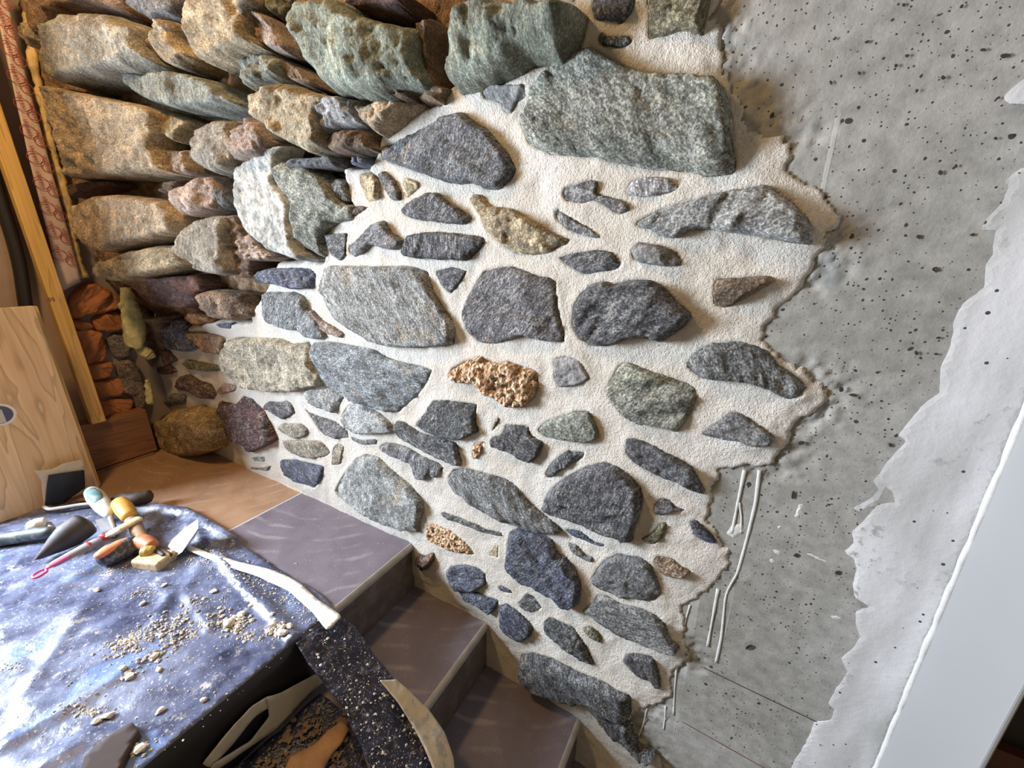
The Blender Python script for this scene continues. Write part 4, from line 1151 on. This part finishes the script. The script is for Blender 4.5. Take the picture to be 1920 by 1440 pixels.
tag(mesh_np('sand_grains', *merge(parts), M_CRUMB, None, False), 'fine sand grains strewn over the bare landing tiles by the wall', 'sand', kind='stuff')
parts = []
for _ in range(330):
    t = rng.rand(); w = rng.rand()
    l = np.array([np.interp(t, [0, .3, .6, 1], [570, 620, 665, 700]), np.interp(t, [0, .3, .6, 1], [1215, 1290, 1365, 1450])])
    r = np.array([np.interp(t, [0, .3, .6, 1], [645, 720, 790, 845]), np.interp(t, [0, .3, .6, 1], [1165, 1255, 1325, 1445])])
    q = l * (1 - w) + r * w
    parts.append(crumb(slope_pt(q[0], q[1], 0.022), 0.0008 + 0.003 * rng.rand() ** 3, rng))
tag(mesh_np('mortar_crumbs', *merge(parts), M_CRUMB, None, False), 'pale mortar crumbs caught on the sheet strip hanging down the stairs', 'crumbs', kind='stuff')
parts = []
for _ in range(260):
    p = unz(480 + 170 * rng.rand(), 1330 + 120 * rng.rand(), 0.012, ZS[1])
    if p[0] < (XN[0] + 0.04) * S: continue
    parts.append(crumb(p, 0.002 + 0.006 * rng.rand() ** 2, rng))
tag(mesh_np('rubble_crumbs', *merge(parts), plain('brown_rubble', (0.20, 0.14, 0.09), 0.95), None, False), 'brown rubble crumbs on the dark step below the taped riser', 'crumbs', kind='stuff')
# larger lumps, one by one
lumps = [(454, 1158, .013), (472, 1141, .008), (270, 1137, .009), (183, 1112, .010), (205, 1348, .013), (185, 1357, .011), (303, 1337, .010), (265, 1413, .013), (515, 1178, .014), (533, 1196, .014), (545, 1185, .010),
         (430, 1175, .016), (402, 1113, .011), (310, 1105, .008), (235, 1265, .009), (292, 1238, .011), (300, 1262, .008), (245, 1275, .012), (305, 1198, .009), (440, 1163, .009), (505, 1190, .009), (384, 1318, .008)]
ORD = 'first second third fourth fifth sixth seventh eighth ninth tenth eleventh twelfth thirteenth fourteenth fifteenth sixteenth seventeenth eighteenth nineteenth twentieth twenty-first twenty-second'.split()
for i, (px, py, r) in enumerate(sorted(lumps)):
    r *= 0.78
    p = unz(px, py); z = tz(p[0], p[1]); rg = R_(300 + i)
    u = rg.randn(26, 3); u /= np.linalg.norm(u, axis=1)[:, None]
    import bmesh
    bm = bmesh.new()
    for q in u: bm.verts.new(q * np.array([1.25, 0.95, 0.6]) * r * (0.85 + .3 * rg.rand()))
    bmesh.ops.convex_hull(bm, input=bm.verts)
    me = bpy.data.meshes.new('mortar_lump'); bm.to_mesh(me); bm.free(); me.materials.append(M_CRUMB)
    o = bpy.data.objects.new('mortar_lump', me); COL.objects.link(o)
    o.location = (p[0], p[1], z + r * 0.45); o.rotation_euler = (0, 0, rg.rand() * 6)
    tag(o, ORD[i] + ' larger pale mortar lump from the left on the blue plastic sheet', 'mortar lump', 'mortar lumps on the blue sheet')

# ------------------------------------------------------------------ tools on the sheet
M_TEAL = plain('teal_grip', (0.16, 0.33, 0.36), 0.6, 60, 0.2, 0.15, coat=(0.5, (0.6, 0.6, 0.57)))
M_OFFW = plain('dusty_white_plastic', (0.66, 0.65, 0.60), 0.6, 50, 0.3, 0.12)
M_YEL = plain('worn_yellow_handle', (0.62, 0.34, 0.07), 0.5, 50, 0.3, 0.15)
M_RUST = plain('rusty_iron', (0.055, 0.035, 0.03), 0.65, 80, 0.7, 0.35)
M_RUBB = plain('dark_iron', (0.05, 0.043, 0.042), 0.6, 50, 0.4, 0.3)
M_SLATE = plain('slate_grip', (0.055, 0.075, 0.085), 0.5, 50, 0.3, 0.2, coat=(0.35, (0.4, 0.4, 0.4)))
M_PINK = plain('pink_plastic', (0.72, 0.10, 0.22), 0.45)
M_GRYP = plain('grey_plastic', (0.30, 0.29, 0.31), 0.45)
M_REDB = plain('red_band', (0.55, 0.04, 0.05), 0.5)
M_BRIS = plain('pale_bristle', (0.62, 0.48, 0.27), 0.8, 200, 0.8, 0.2)
M_ORNG = plain('orange_grip', (0.72, 0.24, 0.11), 0.55, 60, 0.2, 0.1)
M_NAVY = plain('dusty_black_grip', (0.05, 0.05, 0.065), 0.6, 60, 0.3, 0.2, coat=(0.4, (0.4, 0.4, 0.42)))
M_STEEL = plain('dusty_steel', (0.42, 0.41, 0.43), 0.35, 40, 0.3, 0.15, metallic=0.6)
M_BLOCK = wood('beech_block', (0.66, 0.50, 0.28), (0.58, 0.42, 0.22), axis=0, knots=False)
def pz(px, py, h): return unz(px, py, h)
def ptube(name, px, hs, rad, mat, parent, seg=14, flat=1.0, n=20, off=(0, 0, 0)):
    hs = np.interp(np.linspace(0, 1, len(px)), np.linspace(0, 1, len(hs)), hs) if np.ndim(hs) else [hs] * len(px)
    P = smooth_path([pz(a, b, h) for (a, b), h in zip(px, hs)], n, 1) + np.array(off)
    # rounded ends
    r = np.interp(np.linspace(0, 1, n), np.linspace(0, 1, len(rad)), rad)
    e = np.minimum(np.arange(n), np.arange(n)[::-1]) / 2.2
    r = r * np.sqrt(np.clip(1 - (1 - np.minimum(e, 1)) ** 2, 0.06, 1))
    V, F = tube(P, r, seg, flat)
    return mesh_np(name, V, F, mat, parent, True, P[n // 2])
def plate(name, px, hs, th, mat, parent):
    P = np.array([pz(a, b, h) for (a, b), h in zip(px, hs)]); n = len(P)
    V = np.vstack([P, P - np.array([0, 0, th])])
    F = [tuple(range(n)), tuple(range(2 * n - 1, n - 1, -1))] + [(k, n + k, n + (k + 1) % n, (k + 1) % n) for k in range(n)]
    return mesh_np(name, V, F, mat, parent, False, P.mean(0))
def tool(name, px, py, label, cat):
    return empty(name, pz(px, py, 0.006), label, cat)
# trowel with white and teal handle
t = tool('trowel', 200, 960, 'trowel with a thick white handle and teal grip patch', 'trowel')
ptube('handle', [(168, 918), (180, 932), (196, 952), (207, 968)], (.075, .065, .05), (.020, .028, .026, .014), M_OFFW, t)
ptube('grip_patch', [(168, 917), (178, 929), (187, 942)], (.098, .092, .08), (.012, .020, .012), M_TEAL, t, flat=0.6)
ptube('shank', [(206, 967), (212, 984), (218, 1003)], (.05, .03, .02), (.009, .007, .007), M_STEEL, t)
plate('blade', [(178, 975), (204, 968), (216, 1007), (194, 1004)], (.018, .022, .016, .014), .0015, M_STEEL, t)
# hammer with yellow handle
t = tool('hammer', 250, 975, 'hammer with a worn yellow handle and rusty head pointing to the tiles', 'hammer')
ptube('head', [(206, 940), (228, 932), (256, 935), (288, 929)], (.055, .06, .05, .045), (.012, .018, .026, .027), M_RUST, t, seg=8)
ptube('handle', [(222, 940), (232, 953), (245, 972)], (.075, .07, .06), (.024, .027, .021), M_YEL, t)
ptube('shaft', [(243, 968), (256, 992), (270, 1020)], (.055, .04, .035), (.020, .019, .018), plain('old_wood', (0.30, 0.19, 0.10), 0.7), t)
# mason's hammer
t = tool('mason_hammer', 110, 1010, 'dark pointed mason hammer head with slate blue handle', 'hammer')
ptube('head', [(66, 1050), (168, 976)], (.025, .075), (.004, .018, .032, .043, .044, .042), M_RUBB, t, n=24)
ptube('handle', [(-25, 1016), (20, 1009), (60, 1002), (102, 996)], (.03, .03, .035, .045), (.022, .022, .021, .018), M_SLATE, t)
# small tool with white handle
t = tool('pointing_tool', 80, 985, 'small tool with a short white handle behind the mason hammer', 'tool')
ptube('handle', [(50, 991), (66, 987), (90, 980)], (.045, .045, .045), (.020, .026, .022), M_OFFW, t)
ptube('shank', [(88, 981), (98, 990), (104, 1004)], (.045, .035, .025), (.010, .008, .007), M_STEEL, t)
# long brush
t = tool('paint_brush', 160, 1030, 'long brush with grey and pink handle and pale bristles', 'brush')
ptube('handle', [(92, 1063), (130, 1042), (172, 1020), (192, 1010)], .055, (.014, .016, .018, .016), M_GRYP, t, flat=0.6)
ptube('pink_inlay', [(86, 1066), (108, 1054), (132, 1041)], .062, (.008, .010, .008), M_PINK, t, flat=0.5)
lp = [(86, 1066), (72, 1072), (61, 1079), (62, 1084), (72, 1082), (88, 1072)]
P = smooth_path([pz(a, b, .056) for a, b in lp + lp[:1]], 30, 1); V, F = tube(P, .0035, 8)
mesh_np('hanging_loop', V, F, M_PINK, t, True, P[0])
ptube('red_band', [(160, 1026), (165, 1023), (170, 1020)], .056, (.015, .016, .015), M_REDB, t, flat=0.75, n=8)
ptube('red_band', [(190, 1011), (194, 1008), (199, 1005)], .056, (.016, .017, .016), M_REDB, t, flat=0.75, n=8)
ptube('bristles', [(198, 1007), (215, 997), (240, 984), (266, 970)], .062, (.016, .018, .019, .019), M_BRIS, t, seg=8, flat=0.45)
ptube('printed_ferrule', [(202, 1004), (214, 998), (226, 991)], .071, (.015, .017, .017), M_OFFW, t, seg=8, flat=0.4, n=8)
# pointing trowel with orange and black handle
t = tool('pointing_trowel', 260, 1025, 'pointing trowel with orange and black handle and pale curved blade', 'trowel')
ptube('handle', [(180, 1052), (205, 1040), (235, 1027), (262, 1013)], .040, (.022, .034, .031, .024), M_NAVY, t)
ptube('orange_grip', [(178, 1046), (200, 1032), (228, 1017), (246, 1010)], .062, (.014, .020, .018, .010), M_ORNG, t, flat=0.6)
ptube('ferrule', [(258, 1014), (272, 1017), (288, 1026)], .045, (.024, .024, .018), plain('rusty_ferrule', (0.42, 0.15, 0.06), 0.6), t)
ptube('shank', [(284, 1022), (302, 1032), (322, 1042)], .03, (.010, .009, .008), M_RUST, t)
plate('blade', [(312, 1056), (300, 1040), (322, 1012), (346, 990), (371, 973), (372, 990), (364, 1008), (342, 1034)], (.012, .014, .035, .06, .10, .10, .07, .03), .0012, M_STEEL, t)
# beech block and a stubby handle
c = pz(290, 1049, .02)
blk = mesh_np('beech_block', *box(c, (.045, .018, 0), (-.012, .030, 0), (0, 0, .017)), M_BLOCK, None, False)
bevel_obj(blk, 0.008, 3)
tag(blk, 'small pale beech wood block at the foot of the tools', 'wood block')
t = tool('stub_chisel', 275, 1035, 'short chisel with an ochre handle above the beech block', 'chisel')
ptube('handle', [(264, 1036), (276, 1034), (290, 1032)], .042, (.015, .018, .014), plain('ochre', (0.46, 0.30, 0.06), 0.5), t)
ptube('blade_shank', [(288, 1032), (300, 1036), (308, 1042)], .038, (.007, .006, .006), M_RUST, t)
# black tar paper with torn beige rim leaning on the boards
t = empty('tar_paper', unx(120, 945, -2.70), 'black tar paper with torn beige paper rim leaning on the pine board', 'paper')
x_sheet('paper_rim', "64,883 98,880 120,868 156,862 163,890 163,918 130,936 84,953 80,930 78,905 73,893", -2.715, 0.002, M_TAPE, t, 5, 0.006, 0.002, loc=np.array(t.location))
x_sheet('black_face', "91,891 158,881 160,915 138,930 118,946 84,948 87,920", -2.708, 0.002, M_BLACK, t, 6, 0.006, 0.001, loc=np.array(t.location))
P = smooth_path([pz(a, b, .03) for a, b in [(82, 950), (92, 955), (120, 951), (150, 946), (172, 944)]], 20, 1); V, F = tube(P, .006, 8)
tag(mesh_np('white_cord', V, F, M_OFFW), 'thin white cord lying below the black tar paper', 'cord')
